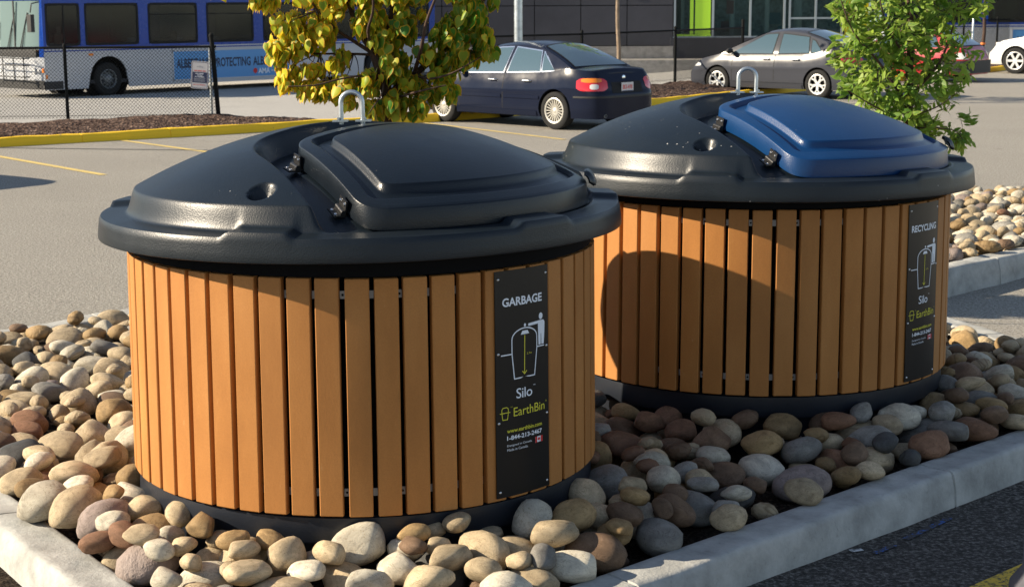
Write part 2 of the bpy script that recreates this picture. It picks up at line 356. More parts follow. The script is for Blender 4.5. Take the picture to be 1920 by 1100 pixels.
def kerb(name, pts, w_in, w_out, h, m, closed=False, rnd=.02, wob=.004, z0=-.08, batter=.03, seed=1):
    """kerb along pts (its inner top edge); outward = to the right of travel"""
    n = len(pts); P = [Vector(p) for p in pts]; mb = MB(); prof = []
    def off(i):
        if closed: a = (P[i] - P[i - 1]).normalized(); b = (P[(i + 1) % n] - P[i]).normalized()
        else: a = (P[i] - P[max(i - 1, 0)]) if i else (P[1] - P[0]); b = (P[min(i + 1, n - 1)] - P[i]) if i < n - 1 else (P[-1] - P[-2]); a = a.normalized(); b = b.normalized()
        na = Vector((a.y, -a.x)); nb = Vector((b.y, -b.x)); m_ = (na + nb); m_.normalize(); return m_ / max(.5, m_.dot(na))
    prof = [(-.012, z0), (-.006, h - rnd), (rnd * .4, h - rnd * .25), (rnd, h)]
    for k in range(1, 6): prof.append((rnd + (w_out - 2 * rnd) * k / 6, h))
    prof += [(w_out - rnd, h), (w_out - rnd * .35, h - rnd * .35), (w_out, h - rnd), (w_out + batter * .5, h * .5), (w_out + batter, z0)]
    offs = [off(i) for i in range(n)]
    segs = n if closed else n - 1; rows = []
    for i in range(segs):
        j = (i + 1) % n; L = (P[j] - P[i]).length; k = max(2, int(L / .12))
        fl_ = []
        for q in range(k + (1 if (not closed and i == segs - 1) else 0)):
            fl_.append((q / k, 0.0))
            if q % 16 == 9 and L > 1: fl_ += [((q + .44) / k, 0.0), ((q + .47) / k, 1.0), ((q + .53) / k, 1.0), ((q + .56) / k, 0.0)]
        for f, jt in fl_:
            p = P[i].lerp(P[j], f); o = offs[i].lerp(offs[j], f); row = []
            for a, z in prof:
                nz = noise.noise(Vector((p.x * 3 + a * 9, p.y * 3, z * 9 + seed))) * wob * 2 + noise.noise(Vector((p.x * .8, p.y * .8, seed))) * wob * 2
                row.append((p.x + o.x * (a + nz - jt * .007 * (a > .1)), p.y + o.y * (a + nz - jt * .007 * (a > .1)), z + nz * .8 - jt * .008))
            rows.append(row)
    m0 = len(prof); vs = [v for r_ in rows for v in r_]; fs = []
    R_ = len(rows)
    for i in range(R_ if closed else R_ - 1):
        i2 = (i + 1) % R_
        for j in range(m0 - 1): fs.append((i * m0 + j, i * m0 + j + 1, i2 * m0 + j + 1, i2 * m0 + j))
    mb.add(vs, fs); return mb.build(name, m, ang=60)
def rounded(pts, r, k=6):
    out = []; n = len(pts)
    for i in range(n):
        p = Vector(pts[i]); a = (Vector(pts[i - 1]) - p).normalized(); b = (Vector(pts[(i + 1) % n]) - p).normalized()
        s = p + a * r; e = p + b * r
        for j in range(k + 1):
            t_ = j / k; out.append((s * (1 - t_) ** 2 + p * 2 * t_ * (1 - t_) + e * t_ ** 2))
    return out
isl1 = rounded([A_, B_, C_, D_], .25)
tag(kerb('bed_kerb', isl1, 0, .185, .15, M['concrete'], closed=True, wob=.006), kind='structure')
E2 = [Vector(p) for p in ((2.55, 11.35), (7.0, 15.75), (6.6, 17.0), (2.3, 15.55))]
isl2 = rounded(E2, .3)
tag(kerb('far_bed_kerb', isl2, 0, .18, .20, M['concrete'], closed=True, wob=.012, seed=5), kind='structure')
for nm, poly in (('bed_soil', isl1), ('far_bed_soil', isl2)):
    sheet(nm, poly, .095 if nm == 'bed_soil' else .07, M['soil'])
kpts = [(x, yk(x)) for x in (-30, -20, -12, -9, -7.75, -6.5, -4.94, -4.3, -3.88, -3.4, -2.95, -2.3, -1.5, 0, 1.5, 3.1, 3.6, 4.08, 7, 10, 14.07, 15.5, 22, 30, 45)]
tag(kerb('yellow_kerb', [Vector(p) for p in kpts], 0, .16, .14, M['yellow_kerb'], wob=.008, rnd=.04, seed=9), kind='structure')
def mulch(name, x0, x1, d1, top, taper0=0, taper1=0):
    nx = int((x1 - x0) / .12); mb = MB()
    def f(u, v):
        x = x0 + (x1 - x0) * u; e = 1.0
        if taper1: e = min(e, max(0.02, (x1 - x) / taper1))
        if taper0: e = min(e, max(0.02, (x - x0) / taper0))
        d = .02 + d1 * v * e ** .7; p = Vector((x, yk(x) + d))
        h = .10 + top * math.sin(PI * min(1, v * .62 + .02)) * min(1, e) + .045 * noise.noise(Vector((x * 2.1, d * 2.5, 3))) + .03 * noise.noise(Vector((x * 9, d * 9, 1)))
        if v > .96: h = -.5
        return (x, yk(x) + d, h)
    mb.grid(f, nx, 26); return tag(mb.build(name, M['mulch']), kind='structure')
mulch('mulch_bed', -24, -3.0, 2.2, .13, taper1=2.6)
mulch('mulch_verge', -.9, 34, 3.3, .16, taper0=1.0)
def strip(name, a, b, w, m, z=.005):
    a = Vector(a); b = Vector(b); d = (b - a).normalized(); nrm = Vector((-d.y, d.x)) * w / 2
    return sheet(name, [a - nrm, b - nrm, b + nrm, a + nrm], z, m)
strip('parking_line', (-8.9, 25.0), (-5.14, 20.45), .11, M['yellow_line'])
strip('parking_line', (-6.1, 25.6), (-3.2, 22.1), .11, M['yellow_line'])
strip('parking_line', (-1.65, 29.9 - .7), (.83, 25.4), .10, M['yellow_line'])
strip('parking_line', (1.5, 5.45), (2.6, 6.45), .16, M['yellow_worn'], .009)
strip('parking_line', (1.58, 6.27), (1.83, 6.54), .03, M['blue_mark'], .009)
strip('parking_line', (1.42, 6.10), (1.52, 6.20), .025, M['blue_mark'], .009)
strip('parking_line', (1.33, 6.13), (1.38, 6.15), .03, M['white_mark'], .009)
# thin dark line across the lot
mb = MB(); pts = [(-9, 24.6), (-7.65, 24.38), (-6.2, 24.12), (-4.67, 23.85), (-3.3, 23.66), (-1.9, 23.5)]
L_ = []
for i in range(len(pts) - 1):
    for k in range(8):
        f = k / 8; L_.append(Vector((pts[i][0] + (pts[i + 1][0] - pts[i][0]) * f, pts[i][1] + (pts[i + 1][1] - pts[i][1]) * f + .02 * noise.noise(Vector((i * 3 + f * 3, 0, 0))))))
vs = []
for p in L_: vs += [(p.x, p.y - .03, .006), (p.x, p.y + .03, .006)]
mb.add(vs, [(2 * i, 2 * i + 2, 2 * i + 3, 2 * i + 1) for i in range(len(L_) - 1)])
tag(mb.build('dark_line', mat('dark_line_grey', (.10, .10, .095), .8), smooth=False), kind='structure')

# ------------------------------------------------------------------ the two bins
R0 = .93
def smin(a, b, k):
    h = max(k - abs(a - b), 0) / k; return min(a, b) - h * h * k * .25
def dome(r): return .328 - .240 * (r / (.97 * R0)) ** 2
LIDW = .0   # axis of the flap: e1 along the rim chord, e2 towards the rim (local frame has e2 = -y)
def rec_mask(x, y):
    e1, e2 = x / R0, -y / R0
    w = .545 + (.775 - .545) * min(1, max(0, (e2 + .1) / .72))
    a = w - abs(e1); b = e2 + .17 - .10 * e1 * e1; d = smin(a, b, .22)
    return sst(d / .050)
def flap_sd(e1, e2, k=.085):
    w = .425 + (.615 - .425) * min(1.1, max(-.2, (e2 - .06) / .62))
    return smin(smin((w - abs(e1)) * .96, (e2 - .085), k * 1.2), .968 - math.hypot(e1, e2), k)
def bump2(x, y, cx, cy, rx, ry):
    d = math.hypot((x - cx) / rx, (y - cy) / ry); return 1 - sst((d - .55) / .45) if d < 1 else 0
def lid_z(x, y, r, th):
    z = dome(r)
    m = rec_mask(x, y)
    z -= .095 * m
    for s in (-1, 1):
        dx = x / R0 - s * .80; dy = -y / R0 - .345
        # local radial/tangential frame of the grip hollow
        a = math.atan2(.345, s * .80); rr = dx * math.cos(a) + dy * math.sin(a); tt = -dx * math.sin(a) + dy * math.cos(a)
        d = math.hypot(rr / .060, tt / .055)
        if d < 1: z = z * (1 - .0) - .050 * (1 - sst((d - .60) / .4))
    return z
def lid_mesh():
    rs = list(np.linspace(0, .30, 22)[:-1]) + list(np.linspace(.30, .905, 120)[:-1]) + list(np.linspace(.905, 1.0, 26)[:-1])
    rs = [r * R0 for r in rs]
    nth = 640; mb = MB(); rows = []
    led_w = [1.0, 1.01, 1.03, 1.06, 1.085, 1.10]
    def ledge(th):
        a = math.degrees(th) % 360; e = 0
        for c0, c1 in ((201, 215), (119, 131), (-44, -32), (70, 84), (20, 34), (262, 276)):   # raised lands on the ledge
            c = (c0 + c1) / 2; hw = (c1 - c0) / 2; d = abs((a - c + 180) % 360 - 180); e = max(e, 1 - sst((d - hw + 1.2) / 2.4))
        return e * .020
    for k in range(nth):
        th = 2 * PI * k / nth; c, s = math.cos(th), math.sin(th); row = []; lg = ledge(th)
        for r in rs:
            x, y = r * c, r * s; z = lid_z(x, y, r, th)
            w = sst((r / R0 - .955) / .043)
            z = z * (1 - w) + (lg + .004) * w
            row.append((x, y, z))
        for q in led_w: row.append((q * R0 * c, q * R0 * s, lg * .999 + .002 - .006 * (q - 1) / .1))
        rim = 1.108 * R0
        row += [((rim - .006) * c, (rim - .006) * s, lg - .007), ((rim - .001) * c, (rim - .001) * s, lg - .016), ((rim + .001) * c, (rim + .001) * s, lg * .8 - .03),
                ((rim + .004) * c, (rim + .004) * s, -.055), ((rim + .007) * c, (rim + .007) * s, -.082), ((rim + .006) * c, (rim + .006) * s, -.088), ((rim) * c, (rim) * s, -.090),
                ((rim - .008) * c, (rim - .008) * s, -.085), ((rim - .012) * c, (rim - .012) * s, -.02), (.90 * R0 * c, .90 * R0 * s, -.02)]
        rows.append(row)
    n = len(rows[0]); vs = [p for r_ in rows for p in r_]; fs = []
    for k in range(nth):
        k2 = (k + 1) % nth
        for j in range(1, n - 1): fs.append((k * n + j, k2 * n + j, k2 * n + j + 1, k * n + j + 1))
        fs.append((k * n, k2 * n + 1, k * n + 1))
    mb.add(vs, fs); return mb
def flap_top(x, y):
    e1, e2 = x / R0, -y / R0; d = flap_sd(e1, e2); r = math.hypot(x, y)
    z = dome(min(r, .97 * R0)) - .004
    d2 = flap_sd(e1, e2, .035); p = -.020 * sst((d2 - .050) / .014) + .029 * sst((d2 - .112) / .016)
    return z + p, d
def flap_mesh():
    mb = MB(); nth = 300; c0 = (0, .47)
    rho = [0, .15, .3, .42] + list(np.linspace(.5, .985, 84)) + [1.0]
    bound = []
    for k in range(nth):
        a = 2 * PI * k / nth; dx, dy = math.cos(a), math.sin(a); lo, hi = 0, 1.2
        for _ in range(30):
            mid = (lo + hi) / 2
            if flap_sd(c0[0] + dx * mid, c0[1] + dy * mid) > 0: lo = mid
            else: hi = mid
        bound.append((dx * lo, dy * lo))
    rows = []
    for bx, by in bound:
        row = []
        for q in rho:
            x = (c0[0] + bx * q) * R0; y = -(c0[1] + by * q) * R0; z, d = flap_top(x, y)
            if d < .006: z -= .0015 * (1 - sst(d / .006))
            row.append((x, y, z))
        x, y = row[-1][0], row[-1][1]; z = row[-1][2]; L = math.hypot(bx, by); ox, oy = bx / L, -by / L
        zb = dome(min(math.hypot(x, y), .97 * R0)) - .086
        row += [(x + ox * .003, y + oy * .003, z - .0018), (x + ox * .0045, y + oy * .0045, z - .006), (x + ox * .0075, y + oy * .0075, (z * .5 + zb * .5)), (x + ox * .012, y + oy * .012, zb + .006), (x + ox * .011, y + oy * .011, zb), (x - ox * .01, y - oy * .01, zb), (x - ox * .012, y - oy * .012, z - .012)]
        rows.append(row)
    n = len(rows[0]); vs = [p for r_ in rows for p in r_]; fs = []
    for k in range(nth):
        k2 = (k + 1) % nth
        for j in range(1, n - 1): fs.append((k * n + j, k2 * n + j, k2 * n + j + 1, k * n + j + 1))
        fs.append((k * n, k2 * n + 1, k * n + 1))
    mb.add(vs, fs); return mb
_lid = lid_mesh(); _flap = flap_mesh()

def sign_parts(parent, a_mid, Ro, zt, zb, word):
    """sign bent round the drum: u along the arc (m), v up (m)"""
    W = .265; H_ = zt - zb
    def at(u, v, off=0.0):
        a = a_mid + u / Ro; q = Ro * (1 + .0085 * (1 - v / H_)) + off; return (q * math.cos(a), q * math.sin(a), zb + v)
    mb = MB(); 
    g = lambda off: (lambda s_, t_: at((s_ - .5) * W, t_ * H_, off))
    mb.grid(g(.004), 10, 2); mb.grid(g(.001), 10, 2)
    plate = mb.build('sign_panel', M['sign_black'], parent, smooth=True)
    F = lambda off: (lambda u, v: at(u, v, off))
    U = lambda u: (u - .5) * W
    V = lambda t_: (1 - t_) * H_
    P = F(.0052)
    def poly(m, pts, w, closed=False, off=.0052):
        n = len(pts); vs = []; 
        for i, p in enumerate(pts):
            p = Vector(p); a = Vector(pts[i - 1]) if (i or closed) else None; b = Vector(pts[(i + 1) % n]) if (i < n - 1 or closed) else None
            if a is None: d = (b - p).normalized(); nn = Vector((-d.y, d.x)); k = 1
            elif b is None: d = (p - a).normalized(); nn = Vector((-d.y, d.x)); k = 1
            else:
                d1 = (p - a).normalized(); d2 = (b - p).normalized(); n1 = Vector((-d1.y, d1.x)); nn = (n1 + Vector((-d2.y, d2.x))).normalized(); k = 1 / max(.5, nn.dot(n1))
            for s_ in (-1, 1): q = p + nn * s_ * w / 2 * k; vs.append(at(q.x, q.y, off))
        m.add(vs, [(2 * i, (2 * i + 2) % (2 * n), (2 * i + 3) % (2 * n), 2 * i + 1) for i in range(n if closed else n - 1)])
    def disc(m, u, v, ru, rv): 
        m.add([at(u, v, .0052)] + [at(u + ru * math.cos(2 * PI * k / 20), v + rv * math.sin(2 * PI * k / 20), .0052) for k in range(20)], [(0, k + 1, (k + 1) % 20 + 1) for k in range(20)])
    def fill(m, pts, off=.0052): m.add([at(p[0], p[1], off) for p in pts], [tuple(range(len(pts)))])
    w = MB(); y = MB(); w_head = MB(); w_mark = MB(); w_tel = MB(); w_small = MB(); y_mark = MB(); y_web = MB(); y_note = MB()
    wid = .74 if word == 'GARBAGE' else .82
    put_text(w_head, word, P, U(.49), V(.137), wid * W, .032, bold=.028)
    # pictogram: person, hand over opening, ball
    disc(w, U(.835), V(.222), .0105, .0125)
    fill(w, [(U(.775), V(.240)), (U(.89), V(.240)), (U(.915), V(.250)), (U(.91), V(.298)), (U(.895), V(.348)), (U(.845), V(.348)), (U(.842), V(.300)), (U(.835), V(.300)), (U(.830), V(.348)), (U(.785), V(.348)), (U(.780), V(.300))])
    poly(w, [(U(.60), V(.250)), (U(.80), V(.2465))], .0105); disc(w, U(.60), V(.250), .0052, .0052)
    disc(w, U(.52), V(.248), .0052, .0062)
    arc = [(U(.515 + .235 * math.cos(a)), V(.305 - .045 * math.sin(a))) for a in np.linspace(PI, 0, 15)]
    poly(w, [(U(.09), V(.367)), (U(.28), V(.367))] + arc + [(U(.75), V(.355)), (U(.90), V(.355))], .0045)
    poly(w, [(U(.28), V(.367)), (U(.32), V(.478)), (U(.70), V(.478)), (U(.75), V(.355))], .0045)
    fill(w, [(U(.47), V(.272)), (U(.57), V(.272)), (U(.60), V(.288)), (U(.44), V(.288))])
    poly(y, [(U(.515), V(.292)), (U(.505), V(.462))], .0036); poly(y, [(U(.465), V(.450)), (U(.505), V(.463)), (U(.55), V(.450))], .0036)
    put_text(y_note, '2.7m', P, U(.60), V(.375), .024, .007)
    put_text(w_mark, 'Silo', P, U(.50), V(.545), .30 * W, .038, bold=.006, space=.95); put_text(w_mark, 'TM', P, U(.69), V(.522), .011, .005)
    put_text(y_mark, 'EarthBin', P, U(.60), V(.625), .60 * W, .033, bold=.0); put_text(y_mark, '®', P, U(.935), V(.608), .007, .007)
    poly(y_mark, [(U(.06), V(.622)), (U(.24), V(.622))], .003)
    poly(y_mark, [(U(.095), V(.622)), (U(.095), V(.605)), (U(.12), V(.598)), (U(.18), V(.598)), (U(.205), V(.605)), (U(.205), V(.622)), (U(.19), V(.652)), (U(.11), V(.652))], .003, closed=True)
    put_text(y_mark, 'TM', P, U(.26), V(.600), .009, .004)
    put_text(y_web, 'www.earthbin.com', P, U(.51), V(.705), .66 * W, .0150, bold=.015)
    put_text(w_tel, '1-844-213-2467', P, U(.51), V(.737), .66 * W, .0175, bold=.025)
    put_text(w_small, 'Designed in Canada.', P, U(.41), V(.772), .46 * W, .010); put_text(w_small, 'Made in Canada.', P, U(.37), V(.790), .38 * W, .0095)
    w_flag = MB(); fill(w_flag, [(U(.70), V(.760)), (U(.85), V(.760)), (U(.85), V(.786)), (U(.70), V(.786))])
    w.build('pictogram', M['ink_white'], plate, smooth=False); y.build('depth_arrow', M['ink_yellow'], plate, smooth=False)
    for nm, q_, m_ in (('heading', w_head, 'ink_white'), ('white_wordmark', w_mark, 'ink_white'), ('phone_number', w_tel, 'ink_white'), ('small_print', w_small, 'ink_white'), ('flag_white', w_flag, 'ink_white'), ('yellow_wordmark', y_mark, 'ink_yellow'), ('web_address', y_web, 'ink_yellow'), ('depth_figure', y_note, 'ink_yellow')):
        q_.build(nm, M[m_], plate, smooth=False)
    rd = MB()
    for a, b in ((.70, .737), (.813, .85)): fill(rd, [(U(a), V(.7595)), (U(b), V(.7595)), (U(b), V(.7865)), (U(a), V(.7865))], .0062)
    leaf = [(0, 1), (.25, .55), (.55, .7), (.45, .25), (.95, .3), (.7, 0), (.75, -.25), (.1, -.35), (.06, -.9), (-.06, -.9), (-.1, -.35), (-.75, -.25), (-.7, 0), (-.95, .3), (-.45, .25), (-.55, .7), (-.25, .55)]
    rd.add([at(U(.775), V(.773), .0062)] + [at(U(.775) + p[0] * .0085, V(.773) + p[1] * .0092, .0062) for p in leaf], [(0, k + 1, (k + 1) % len(leaf) + 1) for k in range(len(leaf))])
    rd.build('flag_red', M['ink_red'], plate, smooth=False)
    for u, t_ in ((.06, .035), (.95, .035), (.05, .36), (.96, .36), (.05, .665), (.96, .665), (.06, .975), (.95, .975)):
        rv = MB(); p = at(U(u), V(t_), .004); a = math.atan2(p[1], p[0]); Mx = frame(p, (-math.sin(a), math.cos(a), 0), (0, 0, 1))
        rv.lathe([(0, .0032), (.003, .0028), (.005, .0012), (.0055, 0)], 10, Mx); rv.build('rivet', M['bolt'], plate)

def make_bin(label, loc, k, phase, zsl, hsl, sign_a, word, flap_mat, lid_mat, lid_rot, tilt, hinge_mat):
    b = thing('waste_bin', label, 'bin', (loc[0], loc[1], 0))
    Ro = R0 * k
    # inner drum, neck and base
    d = MB(); d.lathe([(0, 1.325), (.985 * Ro, 1.325), (.985 * Ro, zsl + hsl + .004), (.90 * Ro, zsl + hsl - .01), (.895 * Ro, zsl), (.97 * Ro, zsl - .004)], 120); d.build('drum', M['drum'], b)
    bs = MB(); bs.lathe([(.90 * Ro, zsl - .006), (.965 * Ro, zsl - .007), (.985 * Ro, zsl - .012), (.990 * Ro, zsl - .10), (.985 * Ro, zsl - .108), (.955 * Ro, zsl - .112), (.95 * Ro, zsl - .13), (.945 * Ro, -.02)], 160)
    bs.build('base_ring', M['base_plastic'], b)
    for zc in (zsl + hsl - .062, zsl + .078):
        st = MB(); st.lathe([(.958 * Ro, zc - .014), (.962 * Ro, zc - .014), (.962 * Ro, zc + .014), (.958 * Ro, zc + .014)], 160); s_ = st.build('strap', M['strap'], b)
        hl = MB()
        for q in range(28):
            a = phase + .1111 * (q * 2 - .085) 
            hl.lathe([(0, .0012), (.0045, .0012), (.0045, 0)], 10, frame((.962 * Ro * math.cos(a), .962 * Ro * math.sin(a), zc), (-math.sin(a), math.cos(a), 0), (0, 0, 1)))
        hl.build('strap_holes', M['hole'], s_)
    # slats: one mesh, each its own part; jittered widths baked in a few variants
    n_sl = 56
    var = []
    for q in range(5):
        w = (.0842 + .0012 * math.sin(q * 2.1)) * k; t_ = .030; ch = .0028; r1 = Ro - .001
        sec = [(-w / 2, -t_), (w / 2, -t_), (w / 2, -ch), (w / 2 - ch, 0), (0, .0006), (-w / 2 + ch, 0), (-w / 2, -ch)]
        mb = MB(); zs = [0, .003] + [hsl * f for f in (.2, .4, .6, .8)] + [hsl - .003, hsl]; n = len(sec)
        for i, z in enumerate(zs):
            s_ = .965 if i in (0, len(zs) - 1) else 1
            rad = r1 * (1.008 - .008 * z / hsl)
            for (u, o) in sec: mb.v.append((rad + (o if i not in (0, len(zs) - 1) or o < -.01 else o - .002), u * (s_ if abs(u) > 0 else 1) if o > -.01 else u, z))
        for i in range(len(zs) - 1):
            for j in range(n): mb.f.append((i * n + j, i * n + (j + 1) % n, (i + 1) * n + (j + 1) % n, (i + 1) * n + j))
        mb.f.append(tuple(range(n - 1, -1, -1))); mb.f.append(tuple((len(zs) - 1) * n + j for j in range(n))); mb.m = [0] * len(mb.f)
        var.append(mb)
    objs = [None] * 5; r2 = random.Random(int(k * 1000))
    for i in range(-14, 42):
        a = phase + .1111 * (i + .415)
        if i >= 42 or i < -14: continue
        q = r2.randrange(5)
        if objs[q] is None: o = var[q].build('slat', M['slat'], b, ang=30); objs[q] = o
        else: o = objs[q].copy(); COL.objects.link(o)
        o.location = (0, 0, zsl + r2.uniform(-.0015, .0015)); o.rotation_euler = (r2.uniform(-.0012, .0012), 0, a + r2.uniform(-.0012, .0012))
    sign_parts(b, sign_a, Ro + .0015, zsl + hsl - .006, zsl + .012, word)
    # lid
    lid = _lid.build('lid', lid_mat, b, ang=60); lid.location = (0, 0, 1.352); lid.scale = (k, k, k)
    R_ = Matrix.Rotation(tilt[1], 4, 'Y') @ Matrix.Rotation(tilt[0], 4, 'X') @ Matrix.Rotation(lid_rot, 4, 'Z'); lid.rotation_euler = R_.to_euler()
    fl = _flap.build('flap', flap_mat, lid, ang=60)
    # hinges on the flap's left side (local -x)
    for e2 in (.17, .60):
        w = -(.425 + (.615 - .425) * (e2 - .06) / .62) * R0 - .012; y = -e2 * R0; dirv = Vector((-(.19 / .62), -1, 0)).normalized()
        r_ = math.hypot(w, y); zf = dome(r_) - .095; slope = (dome(math.hypot(w + dirv.x * .05, y + dirv.y * .05)) - dome(math.hypot(w - dirv.x * .05, y - dirv.y * .05))) / .1
        dirv = Vector((dirv.x, dirv.y, slope)).normalized(); out = Vector((-1, .30, 0)).normalized(); up = dirv.cross(out); up = up if up.z > 0 else -up
        c = Vector((w, y, zf + .022)) + out * .014
        Mx = Matrix((dirv, out, up)).transposed()
        h = MB(); h.box(c + out * .020 - up * .012, (.060, .040, .006), M=Mx); h.box(c - out * .004 + up * .022, (.057, .006, .042), M=Mx)
        h.box(c + out * .004 - up * .010, (.057, .022, .016), M=Mx)
        for s_ in (-1, 0, 1): h.tube([c + out * .004 + dirv * (s_ * .020 - .0095), c + out * .004 + dirv * (s_ * .020 + .0095)], .0095, 12)
        ho = h.build('hinge', hinge_mat, lid, ang=40)
        for s_ in (-1, 1):
            bt = MB(); p = c + out * .028 - up * .008 + dirv * s_ * .017; bt.lathe([(0, .004), (.004, .0035), (.006, .001), (.006, 0)], 10, Matrix.Translation(p) @ Matrix((dirv, out, up)).transposed().to_4x4()); bt.build('hinge_bolt', M['bolt'], lid)
            bt = MB(); p = c + up * .028 + dirv * s_ * .017 - out * .001; Mo = Matrix((dirv, up * -1, out)).transposed().to_4x4(); bt.lathe([(0, .005), (.005, .004), (.0068, .001), (.0068, -.002)], 10, Matrix.Translation(p) @ Mo); bt.build('hinge_bolt', M['bolt'], lid)
    # pull handle on the flap's right front corner: half-round scoop
    hm = MB(); p0 = Vector((.545 * R0, -.66 * R0, 0)); a_ = math.atan2(p0.y, p0.x); z_ = .118
    rad = Vector((math.cos(a_), math.sin(a_), 0)); tan = Vector((-math.sin(a_), math.cos(a_), 0)); base = Vector((p0.x, p0.y, z_)) + rad * .100
    def hf(u, v):
        ang = PI * (1.02 * v - .02); L = (u - .5) * .155; sq = 1 - .55 * sst((abs(u - .5) - .32) / .18)
        return base + tan * L + rad * (.002 + .040 * math.sin(min(PI, max(0, ang)) * .62) * sq) + Vector((0, 0, .030 * math.cos(ang) * sq - .022))
    hm.grid(hf, 18, 10); hm.grid(lambda u, v: Vector(hf(u, v)) - rad * .006 - Vector((0, 0, .002)), 18, 10)
    hm.build('handle', M['black_metal'] if 0 else M['flap_black'], lid)
    # lifting loop at the crown
    lp = MB(); hx = .043; q = Matrix.Rotation(-lid_rot, 3, 'Z'); path = []
    for z in (-.01, .03, .06, .075): path.append(Vector((-hx, 0, z)))
    for kk in range(1, 12): a = PI - PI * kk / 12; path.append(Vector((hx * math.cos(a), 0, .075 + hx * math.sin(a))))
    for z in (.075, .06, .03, -.01): path.append(Vector((hx, 0, z)))
    o0 = q @ Vector((-.035, .035, .322)); path = [q @ p + o0 for p in path]
    lp.tube(path, .0095, 14); lo = lp.build('lifting_loop', M['galv'], lid)
    bp = MB(); 
    for s_ in (-1, 1):
        c = o0 + q @ Vector((s_ * .046, 0, .004)); bp.box(c, (.062, .05, .006), rz=-lid_rot)
        for t_ in (-1, 1): cc = o0 + q @ Vector((s_ * .052 + .0, t_ * .017 * 0 - .014, .008)); bp.lathe([(0, .010), (.006, .010), (.0068, .004), (.0068, 0), (.010, 0), (.010, -.002)], 6, Matrix.Translation(cc))
    bp.build('loop_plates', M['galv'], lid)
    return b
bin1 = make_bin('round bin with black lid, black flap and a sign reading GARBAGE, clad in brown slats', (-.598, 6.493), 1.0, -2.666, .343, .857,
                -2.666 + .1111 * 16.62, 'GARBAGE', M['flap_black'], M['lid_black'], math.radians(46), (math.radians(-.35), math.radians(-.7)), M['black_metal'])
bin2 = make_bin('round bin with black lid, blue flap and a sign reading RECYCLING, clad in brown slats', (1.216, 8.155), 1.037, -2.383, .375, .848,
                -2.383 + .1111 * 14.62, 'RECYCLING', M['flap_blue'], M['lid_black_spotted'], math.radians(43), (math.radians(-.6), math.radians(.3)), M['black_metal'])
bin1['group'] = bin2['group'] = 'round waste bins in the stone bed'

# ------------------------------------------------------------------ river stones
def to_px(p):
    d = Vector(p) - Vector((0, 0, CAMH)); z = d.dot(_f); return 960 + FPX * d.dot(RV) / z, 550 - FPX * d.dot(UV) / z, z
def at_px(px, py, Y):
    """the point seen at this picture position at depth Y: used once to lay out things on real distances"""
    d = RV * ((px - 960) / FPX) - UV * ((py - 550) / FPX) + _f; return Vector((d.x * Y / d.y, Y, CAMH + d.z * Y / d.y))
def stone_mesh(seed, sub, kind):
    bm = bmesh.new(); bmesh.ops.create_icosphere(bm, subdivisions=sub, radius=1); r_ = random.Random(seed); o = Vector((r_.uniform(-50, 50), r_.uniform(-50, 50), r_.uniform(-50, 50)))
    pl = [(Vector((r_.gauss(0, 1), r_.gauss(0, 1), r_.gauss(0, .7))).normalized(), r_.uniform(.62, .85)) for _ in range({0: 2, 1: 5, 2: 9}[kind])]
    for v in bm.verts:
        p = v.co.normalized(); k = 1 + .16 * noise.noise(p * .9 + o) + .05 * noise.noise(p * 2.3 + o)
        q = p * k
        for n_, h in pl:
            e = q.dot(n_) - h
            if e > 0: q = q - n_ * e * {0: .55, 1: .7, 2: .85}[kind]
        q *= 1 + .012 * noise.noise(p * 7 + o)
        v.co = q
    bm.to_mesh(me := bpy.data.meshes.new('river_stone')); bm.free(); me.shade_smooth(); return me
KINDS = [0, 0, 0, 1, 0, 1, 0, 2, 0, 1]
S_HI = [stone_mesh(100 + i, 3, KINDS[i]) for i in range(10)]
S_LO = [stone_mesh(100 + i, 2, KINDS[i]) for i in range(10)]
LO_ARR = [(np.array([v.co[:] for v in m.vertices]), np.array([p.vertices[:] for p in m.polygons])) for m in S_LO]
_hi = {}
def hi_mesh(i, c):
    if (i, c) not in _hi: m = S_HI[i].copy(); m.materials.append(M['stone_' + c]); _hi[(i, c)] = m
    return _hi[(i, c)]
def inside(poly, x, y):
    n = len(poly); c = np.zeros(np.shape(x), bool)
    for i in range(n):
        x1, y1 = poly[i]; x2, y2 = poly[(i + 1) % n]
        m = ((y1 > y) != (y2 > y)) & (x < (x2 - x1) * (y - y1) / (y2 - y1 + 1e-12) + x1); c ^= m
    return c
def hidden(x, y):
    for (cx, cy), R_ in (((-.598, 6.493), .80), ((1.216, 8.155), .85)):
        L = math.hypot(x, y); t_ = (cx * x + cy * y) / (L * L)
        if t_ < 1 and math.hypot(cx - x * t_, cy - y * t_) < R_ and math.hypot(x - cx, y - cy) > R_: return True
    return False
